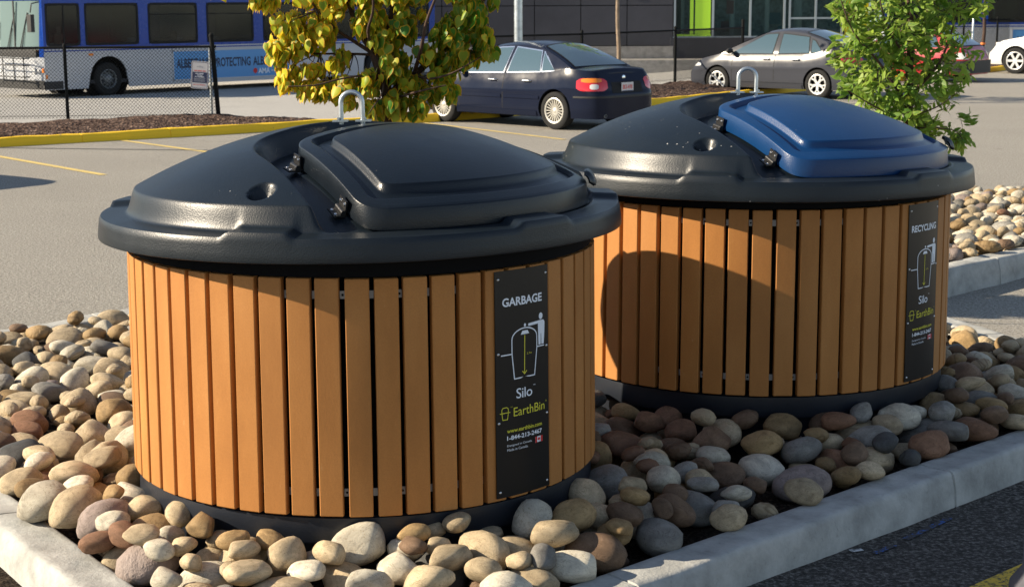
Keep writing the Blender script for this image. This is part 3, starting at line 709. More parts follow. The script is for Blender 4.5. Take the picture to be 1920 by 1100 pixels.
def deposit(poly, base, top, size, seed, n_try, kerbh, bins, colours, wts, bbox):
    r_ = random.Random(seed); g = .012; x0, y0, x1, y1 = bbox; nx, ny = int((x1 - x0) / g), int((y1 - y0) / g)
    X, Y = np.meshgrid(x0 + (np.arange(nx) + .5) * g, y0 + (np.arange(ny) + .5) * g, indexing='ij'); P = [(p[0], p[1]) for p in poly]
    H = np.where(inside(P, X, Y), base, kerbh)
    for (cx, cy), R_ in bins: H = np.where(np.hypot(X - cx, Y - cy) < R_, 1.0, H)
    out = []; fails = 0
    while fails < n_try:
        a = size * r_.choice((.62, .75, .85, .95, 1.0, 1.08, 1.2, 1.35)) * r_.uniform(.9, 1.1); b = a * r_.uniform(.60, .88); c = a * r_.uniform(.44, .66); yaw = r_.uniform(0, PI); best = None
        k = int(a / g) + 1; ii = np.arange(-k, k + 1) * g; DX, DY = np.meshgrid(ii, ii, indexing='ij'); ca, sa = math.cos(yaw), math.sin(yaw)
        q = ((DX * ca + DY * sa) / a) ** 2 + ((-DX * sa + DY * ca) / b) ** 2; ok = q < 1; S = np.where(ok, np.sqrt(np.maximum(0, 1 - q)), 0) * c
        S2 = np.where(q < .80, S, 0); ok2 = q < .80
        for _ in range(16):
            x = r_.uniform(x0 + a, x1 - a); y = r_.uniform(y0 + a, y1 - a); i, j = int((x - x0) / g), int((y - y0) / g)
            if i - k < 0 or j - k < 0 or i + k >= nx or j + k >= ny: continue
            if H[i, j] >= kerbh - .001 and H[i, j] <= kerbh + .0005 or H[i, j] > .9: continue
            if bins and hidden(x, y): continue
            px, py, _z = to_px((x, y, .15))
            if not (-130 < px < (2050 if bins else 2500) and -50 < py < 1230): continue
            zc = float((np.where(ok2, H[i - k:i + k + 1, j - k:j + k + 1] + S2, -9)).max())
            lim = 0.0
            if bins: lim = .092 * sst((min(math.hypot(x - b_[0][0], y - b_[0][1]) for b_ in bins) - 1.05) / .55)
            if best is None or zc + c + lim < best[0]: best = (zc + c + lim, x, y, i, j, zc)
        if best is None or best[0] > top: fails += 1; continue
        _, x, y, i, j, zc = best; zc -= .10 * c
        W = H[i - k:i + k + 1, j - k:j + k + 1]; np.maximum(W, np.where(ok, zc + S, -9), out=W)
        fails = 0
        out.append(dict(p=(x, y, zc), s=(a * 1.04, b * 1.04, c * 1.06), yaw=yaw, mesh=r_.randrange(10), col=r_.choices(colours, wts if (x < .15 or y > 10.5) else [32, 9, 24, 19, 7, 6, 2, 1])[0], t=(r_.uniform(-.28, .28), r_.uniform(-.28, .28))))  # darker brown mix in the shaded bed: shade put into the stone colours
    return out
cl = ['tan', 'pale', 'ochre', 'brown', 'rust', 'grey', 'dark', 'mauve']
st1 = deposit(isl1, .105, .335, .100, 8, 90, .15, [((-.598, 6.493), .865), ((1.216, 8.155), .90)], cl, [54, 20, 14, 5, 2, 3, 1, 1], (-4.1, 4.4, 3.5, 12.2))
st2 = deposit(isl2, .08, .30, .115, 4, 120, .20, [], cl, [30, 42, 10, 2, 2, 7, 0, 7], (2.2, 11.2, 7.1, 17.1))
WHERE = [(lambda p: p[1] > 10.5, 'in the far stone bed', 'stones in the far bed'),
         (lambda p: p[0] < -1.35, 'left of the garbage bin', 'stones left of the garbage bin'),
         (lambda p: p[1] < 6.2 and p[0] < .2, 'in front of the garbage bin', 'stones in front of the garbage bin'),
         (lambda p: p[0] > 2.1, 'right of the recycling bin', 'stones right of the recycling bin'),
         (lambda p: True, 'in the shaded bed between bins and kerb', 'stones between the bins and the kerb')]
WORD = {'tan': 'tan', 'pale': 'pale cream', 'ochre': 'ochre yellow', 'brown': 'dark brown', 'rust': 'rust brown', 'grey': 'grey', 'dark': 'charcoal', 'mauve': 'pinkish grey'}
allst = st1 + st2
def covered(s):
    x, y, z = s['p']; n_ = 0
    for o in allst:
        if o is s: continue
        d = math.hypot(o['p'][0] - x, o['p'][1] - y)
        if d < .16 and o['p'][2] > z + .02 and o['p'][1] < y + .03: n_ += max(0, 1 - d / (.6 * (o['s'][0] + s['s'][0])))
    return n_
for s in allst:
    px, py, z = to_px(s['p']); infr = -25 < px < 1945 and -20 < py < 1125
    s['score'] = (s['s'][0] / z) ** 2 * max(.02, 1 - covered(s)) if infr else 0
allst.sort(key=lambda s: -s['score'])
grp = {}
for s in allst[:298]:
    o = bpy.data.objects.new('river_stone', hi_mesh(s['mesh'], s['col'])); COL.objects.link(o); o.location = s['p']; o.scale = s['s']; o.rotation_euler = (s['t'][0], s['t'][1], s['yaw'])
    w = next(w for w in WHERE if w[0](s['p'])); form = {0: 'smooth rounded', 1: 'flattened', 2: 'chipped angular'}[KINDS[s['mesh']]]; big = 'large ' if s['s'][0] > .092 else ''
    lab = f"{big}{form} {WORD[s['col']]} river stone {w[1]}"
    tag(o, lab, 'stone', f"{big}{form} {WORD[s['col']]} {w[2]}")
V_, F_, MI = [], [], []; off = 0
for s in allst[298:]:
    v, f = LO_ARR[s['mesh']]; Rm = np.array((Matrix.Rotation(s['yaw'], 3, 'Z') @ Matrix.Rotation(s['t'][1], 3, 'Y') @ Matrix.Rotation(s['t'][0], 3, 'X')))
    V_.append((v * np.array(s['s'])) @ Rm.T + np.array(s['p'])); F_.append(f + off); off += len(v); MI += [cl.index(s['col'])] * len(f)
me = bpy.data.meshes.new('river_stones'); me.from_pydata(np.concatenate(V_).tolist(), [], np.concatenate(F_).tolist())
for c in cl: me.materials.append(M['stone_' + c])
me.polygons.foreach_set('material_index', MI); me.shade_smooth()
o = bpy.data.objects.new('river_stones', me); COL.objects.link(o); tag(o, 'mixed smaller river stones filling the gaps of both stone beds', 'stones', kind='stuff')
print('stones', len(st1), len(st2))

# ------------------------------------------------------------------ trees
def leaf_template(kind):
    if kind == 'heart':
        out = [(0, .0), (.30, .10), (.46, -.12), (.48, -.40), (.34, -.70), (.12, -.94), (0, -1.08), (-.12, -.94), (-.34, -.70), (-.48, -.40), (-.46, -.12), (-.30, .10)]
        cx = (0, -.42); inner = [(cx[0] + (p[0] - cx[0]) * .74, cx[1] + (p[1] - cx[1]) * .76) for p in out]
        vs = [(p[0], p[1], 0) for p in out] + [(p[0], p[1], 0) for p in inner] + [(0, -.42, 0)]
        n = len(out); fs = [(i, (i + 1) % n, n + (i + 1) % n, n + i) for i in range(n)] + [(n + i, n + (i + 1) % n, 2 * n) for i in range(n)]
        rim = [1] * n + [0] * n + [0]
    else:
        out = [(0, 0), (.10, -.12), (.19, -.36), (.16, -.66), (0, -1.0), (-.16, -.66), (-.19, -.36), (-.10, -.12)]
        vs = [(p[0], p[1], 0) for p in out] + [(0, -.45, 0)]; n = len(out)
        fs = [(i, (i + 1) % n, n) for i in range(n)]; rim = [.6] * n + [0]
    v = np.array(vs, float); v[:, 2] = -.35 * np.abs(v[:, 0]) ** 1.3 + .18 * (v[:, 1] + .4) ** 2 * -1
    return v, fs, np.array(rim)
def leaves_object(name, items, kind, m, parent):
    v0, f0, rim0 = leaf_template(kind); nv = len(v0); V = []; F = []; C = []; r_ = random.Random(11)
    for k, (p, dirv, nrm, size, tone, rimk, brown) in enumerate(items):
        y = -Vector(dirv).normalized(); n_ = Vector(nrm); x = y.cross(n_)
        if x.length < 1e-3: x = Vector((1, 0, 0))
        x.normalize(); z = x.cross(y); A = np.array((x, y, z)); curl = r_.uniform(.4, 2.0)
        q = v0.copy(); q[:, 2] *= curl; q[:, 0] *= r_.uniform(.85, 1.1)
        V.append(q @ A * size + np.array(p)); F += [tuple(i + k * nv for i in f) for f in f0]
        c = np.zeros((nv, 4)); c[:, 0] = tone; c[:, 1] = rim0 * rimk; c[:, 2] = brown * (rim0 * .8 + .2); c[:, 3] = 1; C.append(c)
    me = bpy.data.meshes.new(name); me.from_pydata(np.concatenate(V).tolist(), [], F)
    a = me.color_attributes.new('tint', 'FLOAT_COLOR', 'POINT'); a.data.foreach_set('color', np.concatenate(C).ravel()); me.materials.append(m); me.shade_smooth()
    o = bpy.data.objects.new(name, me); COL.objects.link(o); o.parent = parent; return o
def smooth_path(P, k=4):
    out = []
    for i in range(len(P) - 1):
        p0 = P[max(i - 1, 0)]; p1 = P[i]; p2 = P[i + 1]; p3 = P[min(i + 2, len(P) - 1)]
        for j in range(k):
            t_ = j / k; out.append(.5 * ((2 * p1) + (p2 - p0) * t_ + (2 * p0 - 5 * p1 + 4 * p2 - p3) * t_ ** 2 + (3 * p1 - p0 - 3 * p2 + p3) * t_ ** 3))
    out.append(P[-1]); return out
def limb(mb, P, r0, r1):
    Q = smooth_path(P); n = len(Q); r_ = [r0 + (r1 - r0) * (i / (n - 1)) ** .8 for i in range(n)]
    mb.tube(Q, r_, 9 if r0 > .02 else 6); return Q

# --- small autumn tree behind the garbage bin
TY = 11.0; RT = random.Random(21)
tr = thing('autumn_tree', 'small tree with green and yellow edged heart shaped leaves behind the garbage bin', 'tree', (at_px(738, 225, TY).x, TY, .05))
O_ = Vector(tr.location)
def W(px, py, dy=0.0): return at_px(px, py, TY + dy) - O_
mb = MB(); pts_all = []
base = Vector((0, 0, 0))
pts_all += limb(mb, [base, Vector((.01, 0, .6)), W(733, 300), W(728, 190), W(712, 130), W(702, 100)], .055, .034)
twigsrc = []
for (P, r0, r1) in (([W(702, 100), W(676, 62), W(655, 10), W(640, -70), W(620, -180)], .026, .008), ([W(702, 102), W(664, 78), W(630, 55), W(596, 20, -.1), W(560, -30, -.2)], .017, .006),
                    ([W(698, 103), W(650, 101, .1), W(600, 101, .1), W(560, 96, .1), W(530, 85, .1)], .011, .004), ([W(728, 186), W(752, 158), W(776, 140), W(820, 105, .2), W(868, 62, .3), W(905, 5, .3), W(930, -60, .3)], .034, .008),
                    ([W(708, 120), W(722, 85), W(735, 20), W(742, -80), W(735, -220), W(740, -380)], .028, .008), ([W(720, 150), W(680, 143, -.2), W(640, 148, -.3), W(590, 160, -.35), W(540, 162, -.35)], .010, .004),
                    ([W(776, 140), W(806, 148, -.2), W(846, 138, -.3), W(880, 120, -.3)], .012, .004), ([W(728, 190), W(762, 178, -.2), W(800, 168, -.3), W(836, 160, -.3)], .012, .004),
                    ([W(776, 140), W(790, 90, -.3), W(800, 40, -.4), W(830, -40, -.4), W(860, -150, -.3)], .016, .006), ([W(702, 100), W(690, 60, -.4), W(700, 10, -.6), W(690, -90, -.6)], .014, .005),
                    ([W(720, 140), W(716, 175, -.3), W(700, 200, -.4), W(690, 215, -.4)], .008, .003), ([W(735, 20), W(780, -40, .3), W(820, -140, .4), W(830, -240, .4)], .012, .005)):
    twigsrc += limb(mb, P, r0, r1)
CL = [(494, 2, 34, 14, .12, 26, .9), (552, 40, 50, 32, .25, 62, .75), (520, 88, 26, 30, .2, 40, .7), (548, 95, 24, 18, .2, 26, .7), (602, 55, 30, 40, .3, 52, .7), (572, 70, 34, 30, .3, 34, .6), (622, 20, 26, 20, .3, 18, .7), (600, -8, 80, 18, .4, 40, .8),
      (540, 150, 26, 18, .25, 24, .9), (535, 132, 20, 12, .2, 12, .9), (580, 128, 40, 14, .3, 30, .8), (590, 165, 55, 18, .3, 56, .75), (645, 160, 38, 26, .35, 48, .6), (630, 115, 26, 16, .3, 18, .6), (640, 92, 12, 12, .2, 6, .6),
      (690, 30, 36, 34, .4, 58, .45), (720, 70, 34, 30, .4, 56, .4), (755, 40, 26, 50, .4, 56, .35), (735, 115, 38, 28, .4, 56, .35), (690, 150, 34, 26, .4, 46, .45), (700, 200, 22, 22, .35, 34, .5), (735, 190, 34, 26, .35, 48, .35), (760, 150, 34, 28, .35, 40, .3),
      (780, 195, 26, 20, .3, 28, .3), (690, -10, 60, 20, .5, 44, .5), (760, -14, 60, 18, .5, 44, .4), (800, 100, 34, 22, .35, 36, .25), (850, 60, 42, 40, .4, 96, .12), (880, 20, 34, 28, .4, 62, .12), (905, 70, 22, 26, .3, 34, .12), (912, 95, 24, 14, .3, 24, .15),
      (860, 105, 40, 22, .35, 58, .15), (832, 135, 34, 18, .35, 40, .25), (838, 165, 20, 20, .3, 26, .3), (808, 170, 26, 18, .3, 26, .3), (870, -20, 50, 20, .4, 50, .2), (925, 0, 12, 10, .2, 7, .2), (790, 20, 14, 12, .2, 6, .9), (655, 190, 16, 8, .2, 6, .7)]
CL += [(RT.gauss(715, 120), RT.uniform(-400, -40), RT.uniform(30, 60), RT.uniform(30, 50), .5, 34, .4) for _ in range(30)]
items = []; sub = MB()
for (cx, cy, rx, ry, rd, n, yel) in CL:
    c = W(cx, cy); sx = rx * TY / FPX; sz = ry * TY / FPX; tips = []
    near = min(twigsrc, key=lambda q: (q - c).length)
    nt = max(2, n // 9)
    for _ in range(nt):
        tip = c + Vector((RT.gauss(0, .55) * sx, RT.uniform(-1, 1) * rd * .8, RT.gauss(0, .55) * sz)); mid = near.lerp(tip, .55) + Vector((RT.gauss(0, .03), RT.gauss(0, .03), RT.uniform(.0, .05)))
        if RT.random() < .7: sub.tube(smooth_path([near, mid, tip], 3), [.0042, .004, .0036, .003, .0026, .002, .0015], 5)
        tips.append(tip)
    for _ in range(int(n * 2.3)):
        while True:
            a = Vector((RT.uniform(-1, 1), RT.uniform(-1, 1), RT.uniform(-1, 1)))
            if a.length < 1: break
        t_ = RT.choice(tips); p = c + Vector((a.x * sx, a.y * rd, a.z * sz))
        p = p.lerp(t_, RT.uniform(0, .35))
        d = Vector((RT.gauss(0, .35), RT.gauss(0, .35), -1)); nr = Vector((RT.gauss(-.95, .7), RT.gauss(-.55, .6), RT.uniform(.0, .7)))
        items.append((p, d, nr, RT.uniform(.048, .078), min(1, max(0, RT.gauss(.08 + yel * .75, .33))), min(1, max(.25, RT.gauss(.45 + yel * .7, .25))), max(0, RT.gauss(-.25 + yel * .45, .3)) if RT.random() < .55 else 0))
mb.build('trunk', M['bark'], tr, ang=80); sub.build('twigs', M['bark'], tr, ang=80); leaves_object('crown', items, 'heart', M['leaf_autumn'], tr)

# --- green tree in the far bed
TG = 14.0; RG = random.Random(5)
tg = thing('green_tree', 'bushy bright green tree with narrow pointed leaves right of the blue flap', 'tree', (at_px(1700, 200, TG).x, TG, .05)); O_ = Vector(tg.location)
def W2(px, py, dy=0.0): return at_px(px, py, TG + dy) - O_
mb = MB(); src = limb(mb, [Vector((0, 0, 0)), Vector((-.01, 0, .7)), W2(1702, 230), W2(1706, 120), W2(1708, 50), W2(1700, -60), W2(1690, -250), W2(1690, -420)], .05, .015)
for (P, r0) in (([W2(1704, 200), W2(1650, 120, -.2), W2(1600, 60, -.3), W2(1570, -20, -.3)], .016), ([W2(1702, 230), W2(1640, 200, -.3), W2(1590, 170, -.4)], .012), ([W2(1704, 180), W2(1760, 120, -.2), W2(1790, 40, -.2), W2(1810, -60)], .018),
                ([W2(1702, 240), W2(1750, 240, -.2), W2(1790, 245, -.2), W2(1805, 262, -.2)], .009), ([W2(1704, 220), W2(1758, 200, -.3), W2(1800, 170, -.3)], .009), ([W2(1706, 120), W2(1660, 40, -.3), W2(1640, -60, -.3)], .014), ([W2(1706, 100), W2(1740, 20, .3), W2(1750, -100, .3)], .014)):
    src += limb(mb, P, r0, .003)
GC = [(1600, 20, 45, 40, .4, 90), (1590, 95, 34, 44, .4, 84), (1640, 60, 50, 50, .5, 120), (1610, 160, 36, 36, .4, 70), (1660, 140, 50, 50, .5, 130), (1700, 70, 50, 60, .5, 120), (1700, 190, 50, 50, .5, 130), (1650, 215, 46, 30, .4, 70), (1750, 130, 44, 50, .5, 100), (1750, 50, 44, 44, .5, 90),
      (1790, 90, 26, 34, .35, 30), (1780, 180, 28, 26, .35, 36), (1740, 235, 42, 24, .35, 60), (1790, 255, 26, 13, .3, 26), (1700, 250, 34, 22, .35, 46), (1800, 20, 40, 26, .4, 46), (1845, 8, 22, 14, .3, 16), (1700, 0, 90, 26, .5, 110), (1572, 125, 12, 16, .2, 12), (1572, 10, 18, 22, .3, 16), (1812, 215, 8, 6, .15, 5), (1808, 130, 12, 20, .2, 10),
      (1770, 275, 20, 8, .2, 12), (1800, 275, 10, 6, .15, 6)]
GC += [(RG.gauss(1695, 80), RG.uniform(-420, -30), RG.uniform(36, 60), RG.uniform(30, 50), .5, 60) for _ in range(26)]
items = []; sub = MB()
for (cx, cy, rx, ry, rd, n) in GC:
    c = W2(cx, cy); sx = rx * TG / FPX; sz = ry * TG / FPX; near = min(src, key=lambda q: (q - c).length)
    for _ in range(max(4, int(n * .40))):
        while True:
            a = Vector((RG.uniform(-1, 1), RG.uniform(-1, 1), RG.uniform(-1, 1)))
            if a.length < 1: break
        tip = c + Vector((a.x * sx, a.y * rd, a.z * sz)); ax = ((tip - near).normalized() * .6 + Vector((RG.gauss(0, .5), RG.gauss(0, .4), RG.uniform(-.6, .5)))).normalized()
        if RG.random() < .6: sub.tube([near.lerp(tip, .35), tip - ax * .1, tip], [.003, .0024, .001], 4)
        side = ax.cross(Vector((RG.gauss(0, 1), RG.gauss(0, 1), 1))).normalized()
        tn = min(1, max(0, RG.gauss(.38, .28))); rimk = RG.uniform(.1, .9)
        sub.tube([tip - ax * .13, tip], .0012, 3)
        for q, (t_, s_) in enumerate(((0, 0), (.03, 1), (.03, -1), (.075, 1), (.075, -1), (.115, 1), (.115, -1))):
            d = (ax * (1 if s_ == 0 else .75) + side * s_ * .8 + Vector((RG.gauss(0, .15), RG.gauss(0, .15), RG.uniform(-.45, .05)))).normalized()
            nr = Vector((RG.gauss(-.6, .6), RG.gauss(-.5, .6), RG.uniform(.3, 1)))
            items.append((tip - ax * t_, d, nr, RG.uniform(.062, .105), min(1, max(0, tn + RG.gauss(0, .12))), rimk, .5 if RG.random() < .012 else 0))
mb.build('trunk', M['bark'], tg, ang=80); sub.build('twigs', M['bark'], tg, ang=80); leaves_object('crown', items, 'narrow', M['leaf_green'], tg)

# --- thin young trees on the verge
def sapling(label, px, py0, Y, r, zt, lean, m, tape=False):
    p = at_px(px, py0, Y); b = Vector((p.x, Y, .1)); o = thing('young_tree', label, 'tree', b, 0, 'young trees on the verge'); R_ = random.Random(int(px)); mb = MB()
    P = [Vector((0, 0, 0))] + [Vector((lean * z / zt + R_.uniform(-.02, .02), R_.uniform(-.02, .02), z)) for z in (.5, 1, 1.6, 2.2, 2.8)] + [Vector((lean, 0, zt))]
    q = limb(mb, P, r, r * .45); its = []
    for k in range(14):
        z = R_.uniform(2.5, zt); s = Vector((lean * z / zt, 0, z)); a = R_.uniform(0, 2 * PI); L = R_.uniform(.5, 1.1); e = s + Vector((math.cos(a) * L, math.sin(a) * L, L * .6)); mb.tube([s, s.lerp(e, .5) + Vector((0, 0, .05)), e], [r * .3, r * .2, .004], 6)
        for _ in range(46):
            c = s.lerp(e, R_.uniform(.3, 1.05)) + Vector((R_.gauss(0, .16), R_.gauss(0, .16), R_.gauss(0, .14))); its.append((c, (R_.gauss(0, .5), R_.gauss(0, .5), -1), (R_.gauss(0, 1), R_.gauss(0, 1), .5), R_.uniform(.07, .11), R_.random(), .4, 0))
    mb.build('trunk', m, o, ang=80); leaves_object('crown', its, 'heart', M['leaf_green'], o)
    if tape: t_ = MB(); t_.lathe([(r * .95, .60), (r * 1.12, .60), (r * 1.12, .66), (r * .95, .66)], 14); t_.build('marking_tape', mat('orange_tape', (.85, .22, .04), .6), o)
    return o
sapling('thin bare trunk of a young tree behind the dark blue car', 1163, 90, 34.4, .058, 4.6, -.12, M['bark_pale'])
sapling('thin young tree with orange tape on its trunk near the white car', 1842, 110, 51.8, .070, 4.6, .05, M['bark'], True)

# ------------------------------------------------------------------ lamp post, pipe post
p = at_px(972, 84, 33.3); lpst = thing('lamp_post', 'galvanised steel lamp post behind the dark blue car', 'lamp post', (p.x, 33.3, .1)); mb = MB(); mb.lathe([(0, 0), (.088, 0), (.088, .3), (.085, 2.0), (.075, 6.5), (0, 6.5)], 24); mb.build('pole', M['galv'], lpst)
mb = MB(); mb.lathe([(0, .12), (.15, .12), (.17, .10), (.17, 0), (0, 0)], 24); mb.box((.12, .12, .13), (.04, .04, .04)); mb.build('base_flange', M['galv'], lpst)
mb = MB(); mb.tube([(0, 0, 6.4), (.3, -.3, 6.6), (.9, -.9, 6.65)], .04, 10); mb.build('arm', M['galv'], lpst); mb = MB(); mb.box((1.15, -1.15, 6.66), (.75, .32, .12), rz=-PI / 4); mb.build('lamp_head', M['black_metal'], lpst, bevel=.02)
p = at_px(1822, 108, 53.6); gp_ = MB(); gp_.lathe([(0, 0), (.035, 0), (.035, 1.55), (.02, 1.58), (0, 1.585)], 14); o = gp_.build('pipe_post', M['galv']); o.location = (p.x, 53.6, .0); tag(o, 'short galvanised pipe standing beside the tree with orange tape', 'post')
# steel bollard just inside the right edge
bo = MB(); bo.lathe([(0, 0), (.112, 0), (.108, .05), (.066, .11), (.060, .55), (.060, .86), (.052, .90), (.03, .925), (0, .93)], 32); o = bo.build('bollard', m_concrete('bollard_concrete', (.11, .11, .13))); o.location = (1.925, 5.66, 0); tag(o, 'grey concrete bollard standing beside the worn yellow line', 'bollard')

# ------------------------------------------------------------------ chain-link fence
def fence(name, label, pts, h, post_at, tall, cell=.062, mesh_r=.0032, drop=.03):
    f = thing(name, label, 'fence', (pts[0][0], pts[0][1], 0), 0, 'chain link fence sections'); O = Vector((pts[0][0], pts[0][1], 0)); P = [Vector(p) - O for p in pts]
    mb = MB(); rail = MB()
    for i in range(len(P) - 1):
        a, b = P[i], P[i + 1]; L = (b - a).length; ex = (b - a) / L; up = Vector((0, 0, 1))
        n_ = int((L + h) / (cell)) + 1
        nrm = ex.cross(up)
        for k in range(n_):
            s0 = k * cell
            for sg in (1, -1):
                # line going up-right (sg=1) or up-left
                u0, v0 = (s0 - h, 0) if sg == 1 else (s0, 0); u1, v1 = (s0, h) if sg == 1 else (s0 - h, h)
                lo, hi = 0, 1
                def cl_(t): return u0 + (u1 - u0) * t
                du = u1 - u0
                tA = (0 - u0) / du; tB = (L - u0) / du; lo = max(0, min(tA, tB)); hi = min(1, max(tA, tB))
                if hi - lo < .01: continue
                A = a + ex * cl_(lo) + up * (v0 + (v1 - v0) * lo); B = a + ex * cl_(hi) + up * (v0 + (v1 - v0) * hi)
                # knuckled top
                e = .012 if hi > .999 else 0; B = B + (B - A).normalized() * e
                mb.tube([A + nrm * .002 * sg, B + nrm * .002 * sg], mesh_r, 3, caps=False)
        rail.tube([a + up * (h - .012), b + up * (h - .012)], .021, 8); rail.tube([a + up * .05, b + up * .05], .004, 5)
    mb.build('chain_mesh', M['fence_black'], f, smooth=False); rail.build('top_rail', M['fence_black'], f)
    for (q, ph, r) in post_at:
        p = Vector(q) - O; pm = MB(); pm.lathe([(0, -.3), (r, -.3), (r, ph), (r * 1.15, ph + .005), (r * 1.15, ph + .03), (r * .5, ph + .06), (0, ph + .065)], 12); po = pm.build('post', M['fence_black'], f); po.location = p
        for z in (.12, h * .5, h - .1): pass
    return f
fz = .15
fl_pts = [(-16, 27.0, fz), (-10.2, 27.85, fz + .02), (-7.63, 28.1, fz + .02), (-5.09, 28.4, fz + .02)]
f1 = fence('chain_link_fence', 'black chain link fence in front of the bus', fl_pts, 1.22, [((-16, 27.0, fz), 1.24, .03), ((-13, 27.44, fz), 1.24, .03), ((-10.2, 27.85, fz), 1.24, .03), ((-7.63, 28.1, fz), 1.24, .03)], 1)
pm = MB(); pm.lathe([(0, -.3), (.04, -.3), (.04, 1.38), (.046, 1.385), (.046, 1.41), (.02, 1.44), (0, 1.445)], 14); po = pm.build('post', M['fence_black'], f1); po.location = Vector((-5.09, 28.4, fz + .02)) - Vector(fl_pts[0]) * 1 + Vector((0, 0, fz)); po.rotation_euler = (0, math.radians(-3.2), 0)
pm = MB(); pm.lathe([(0, 0), (.022, 0), (.022, 1.2), (0, 1.2)], 10); po = pm.build('brace_post', M['galv'], f1); po.location = Vector((-5.21, 28.43, fz + .02)) - Vector(fl_pts[0]) + Vector((0, 0, fz))
fr_pts = [(-.9, 33.4, .22), (1.55, 35.9, .22), (3.85, 38.5, .24), (6.2, 44.0, .20)]
fence('chain_link_fence', 'black chain link fence between the two parked dark cars', fr_pts, 1.2, [((-.9, 33.4, .22), 1.22, .035), ((1.55, 35.9, .22), 1.22, .03), ((3.85, 38.5, .22), 1.25, .035), ((6.2, 44.0, .2), 1.36, .04)], 1)
f3 = [(11.6, 50.4, .12), (14.9, 54.2, .12), (16.6, 56.2, .12), (19.8, 60, .12), (23, 63.8, .12)]
fence('chain_link_fence', 'black chain link fence behind the white car', f3, 1.3, [(q, 1.33, .035) for q in f3], 1)

# sign wired to the left fence
sg = thing('parking_sign', 'small white and navy notice fixed to the chain link fence', 'sign', (at_px(375, 120, 28.25).x, 28.2, .9)); sw, sh = .30, .47
Ms = Matrix.Rotation(math.radians(4.5), 3, 'Y')
def SP(off): return lambda u, v: Ms @ Vector((u, -off, v))
def rrect(w, h, r, n=5):
    out = []
    for cx, cy, a0 in ((w / 2 - r, h / 2 - r, 0), (-w / 2 + r, h / 2 - r, 90), (-w / 2 + r, -h / 2 + r, 180), (w / 2 - r, -h / 2 + r, 270)):
        for k in range(n + 1): a = math.radians(a0 + 90 * k / n); out.append((cx + r * math.cos(a), cy + r * math.sin(a)))
    return out
mb = MB(); q = rrect(sw, sh, .035); n = len(q); mb.add([Ms @ Vector((p[0], 0, p[1])) for p in q] + [Ms @ Vector((p[0], -.004, p[1])) for p in q], [tuple(range(n)), tuple(range(2 * n - 1, n - 1, -1))] + [(i, (i + 1) % n, n + (i + 1) % n, n + i) for i in range(n)]); pl = mb.build('panel', M['plate'], sg, smooth=False)
def flat(name, pts, off, m): mb = MB(); mb.add([SP(off)(u, v) for u, v in pts], [tuple(range(len(pts)))]); return mb.build(name, m, pl, smooth=False)
qo = rrect(sw - .022, sh - .022, .03); qi = rrect(sw - .038, sh - .038, .024); mb = MB(); mb.add([SP(.006)(u, v) for u, v in qo + qi], [(i, (i + 1) % n, n + (i + 1) % n, n + i) for i in range(n)]); mb.build('border_line', M['ink_navy'], pl, smooth=False)
flat('navy_field', [(-.125, -.13), (.125, -.13), (.125, .05), (-.125, .05)], .006, M['ink_navy'])
def bars(name, rows, off, m):
    b_ = MB(); r_ = random.Random(3)
    for (v, h_, half) in rows:
        u = -half
        while u < half - .004:
            w_ = r_.uniform(.008, .015); e = min(half, u + w_); b_.add([SP(off)(*q) for q in ((u, v - h_ / 2), (e, v - h_ / 2), (e, v + h_ / 2), (u, v + h_ / 2))], [(0, 1, 2, 3)]); u = e + (.003 if r_.random() < .75 else .011)
    return b_.build(name, m, pl, smooth=False)
bars('red_print', [(.072, .018, .10), (-.165, .012, .105)], .007, M['ink_red'])
bars('white_print', [(.025, .014, .075), (-.002, .012, .045), (-.030, .014, .08)], .008, M['ink_white'])
gy = MB()
for k in range(5): gy.add([SP(.008)(u, v) for u, v in ((-.1, -.06 - k * .013), (.1 - .02 * (k % 2), -.06 - k * .013), (.1 - .02 * (k % 2), -.054 - k * .013), (-.1, -.054 - k * .013))], [(0, 1, 2, 3)])
gy.build('small_print', M['ink_grey'], pl, smooth=False)
lg = MB()
for k in range(6):
    hh = .02 + .012 * (k in (2, 3)); lg.add([SP(.007)(u, v) for u, v in ((-.055 + k * .019, .13), (-.043 + k * .019, .13), (-.043 + k * .019, .13 + hh), (-.055 + k * .019, .13 + hh))], [(0, 1, 2, 3)])
lg.build('emblem', M['ink_grey'], pl, smooth=False)

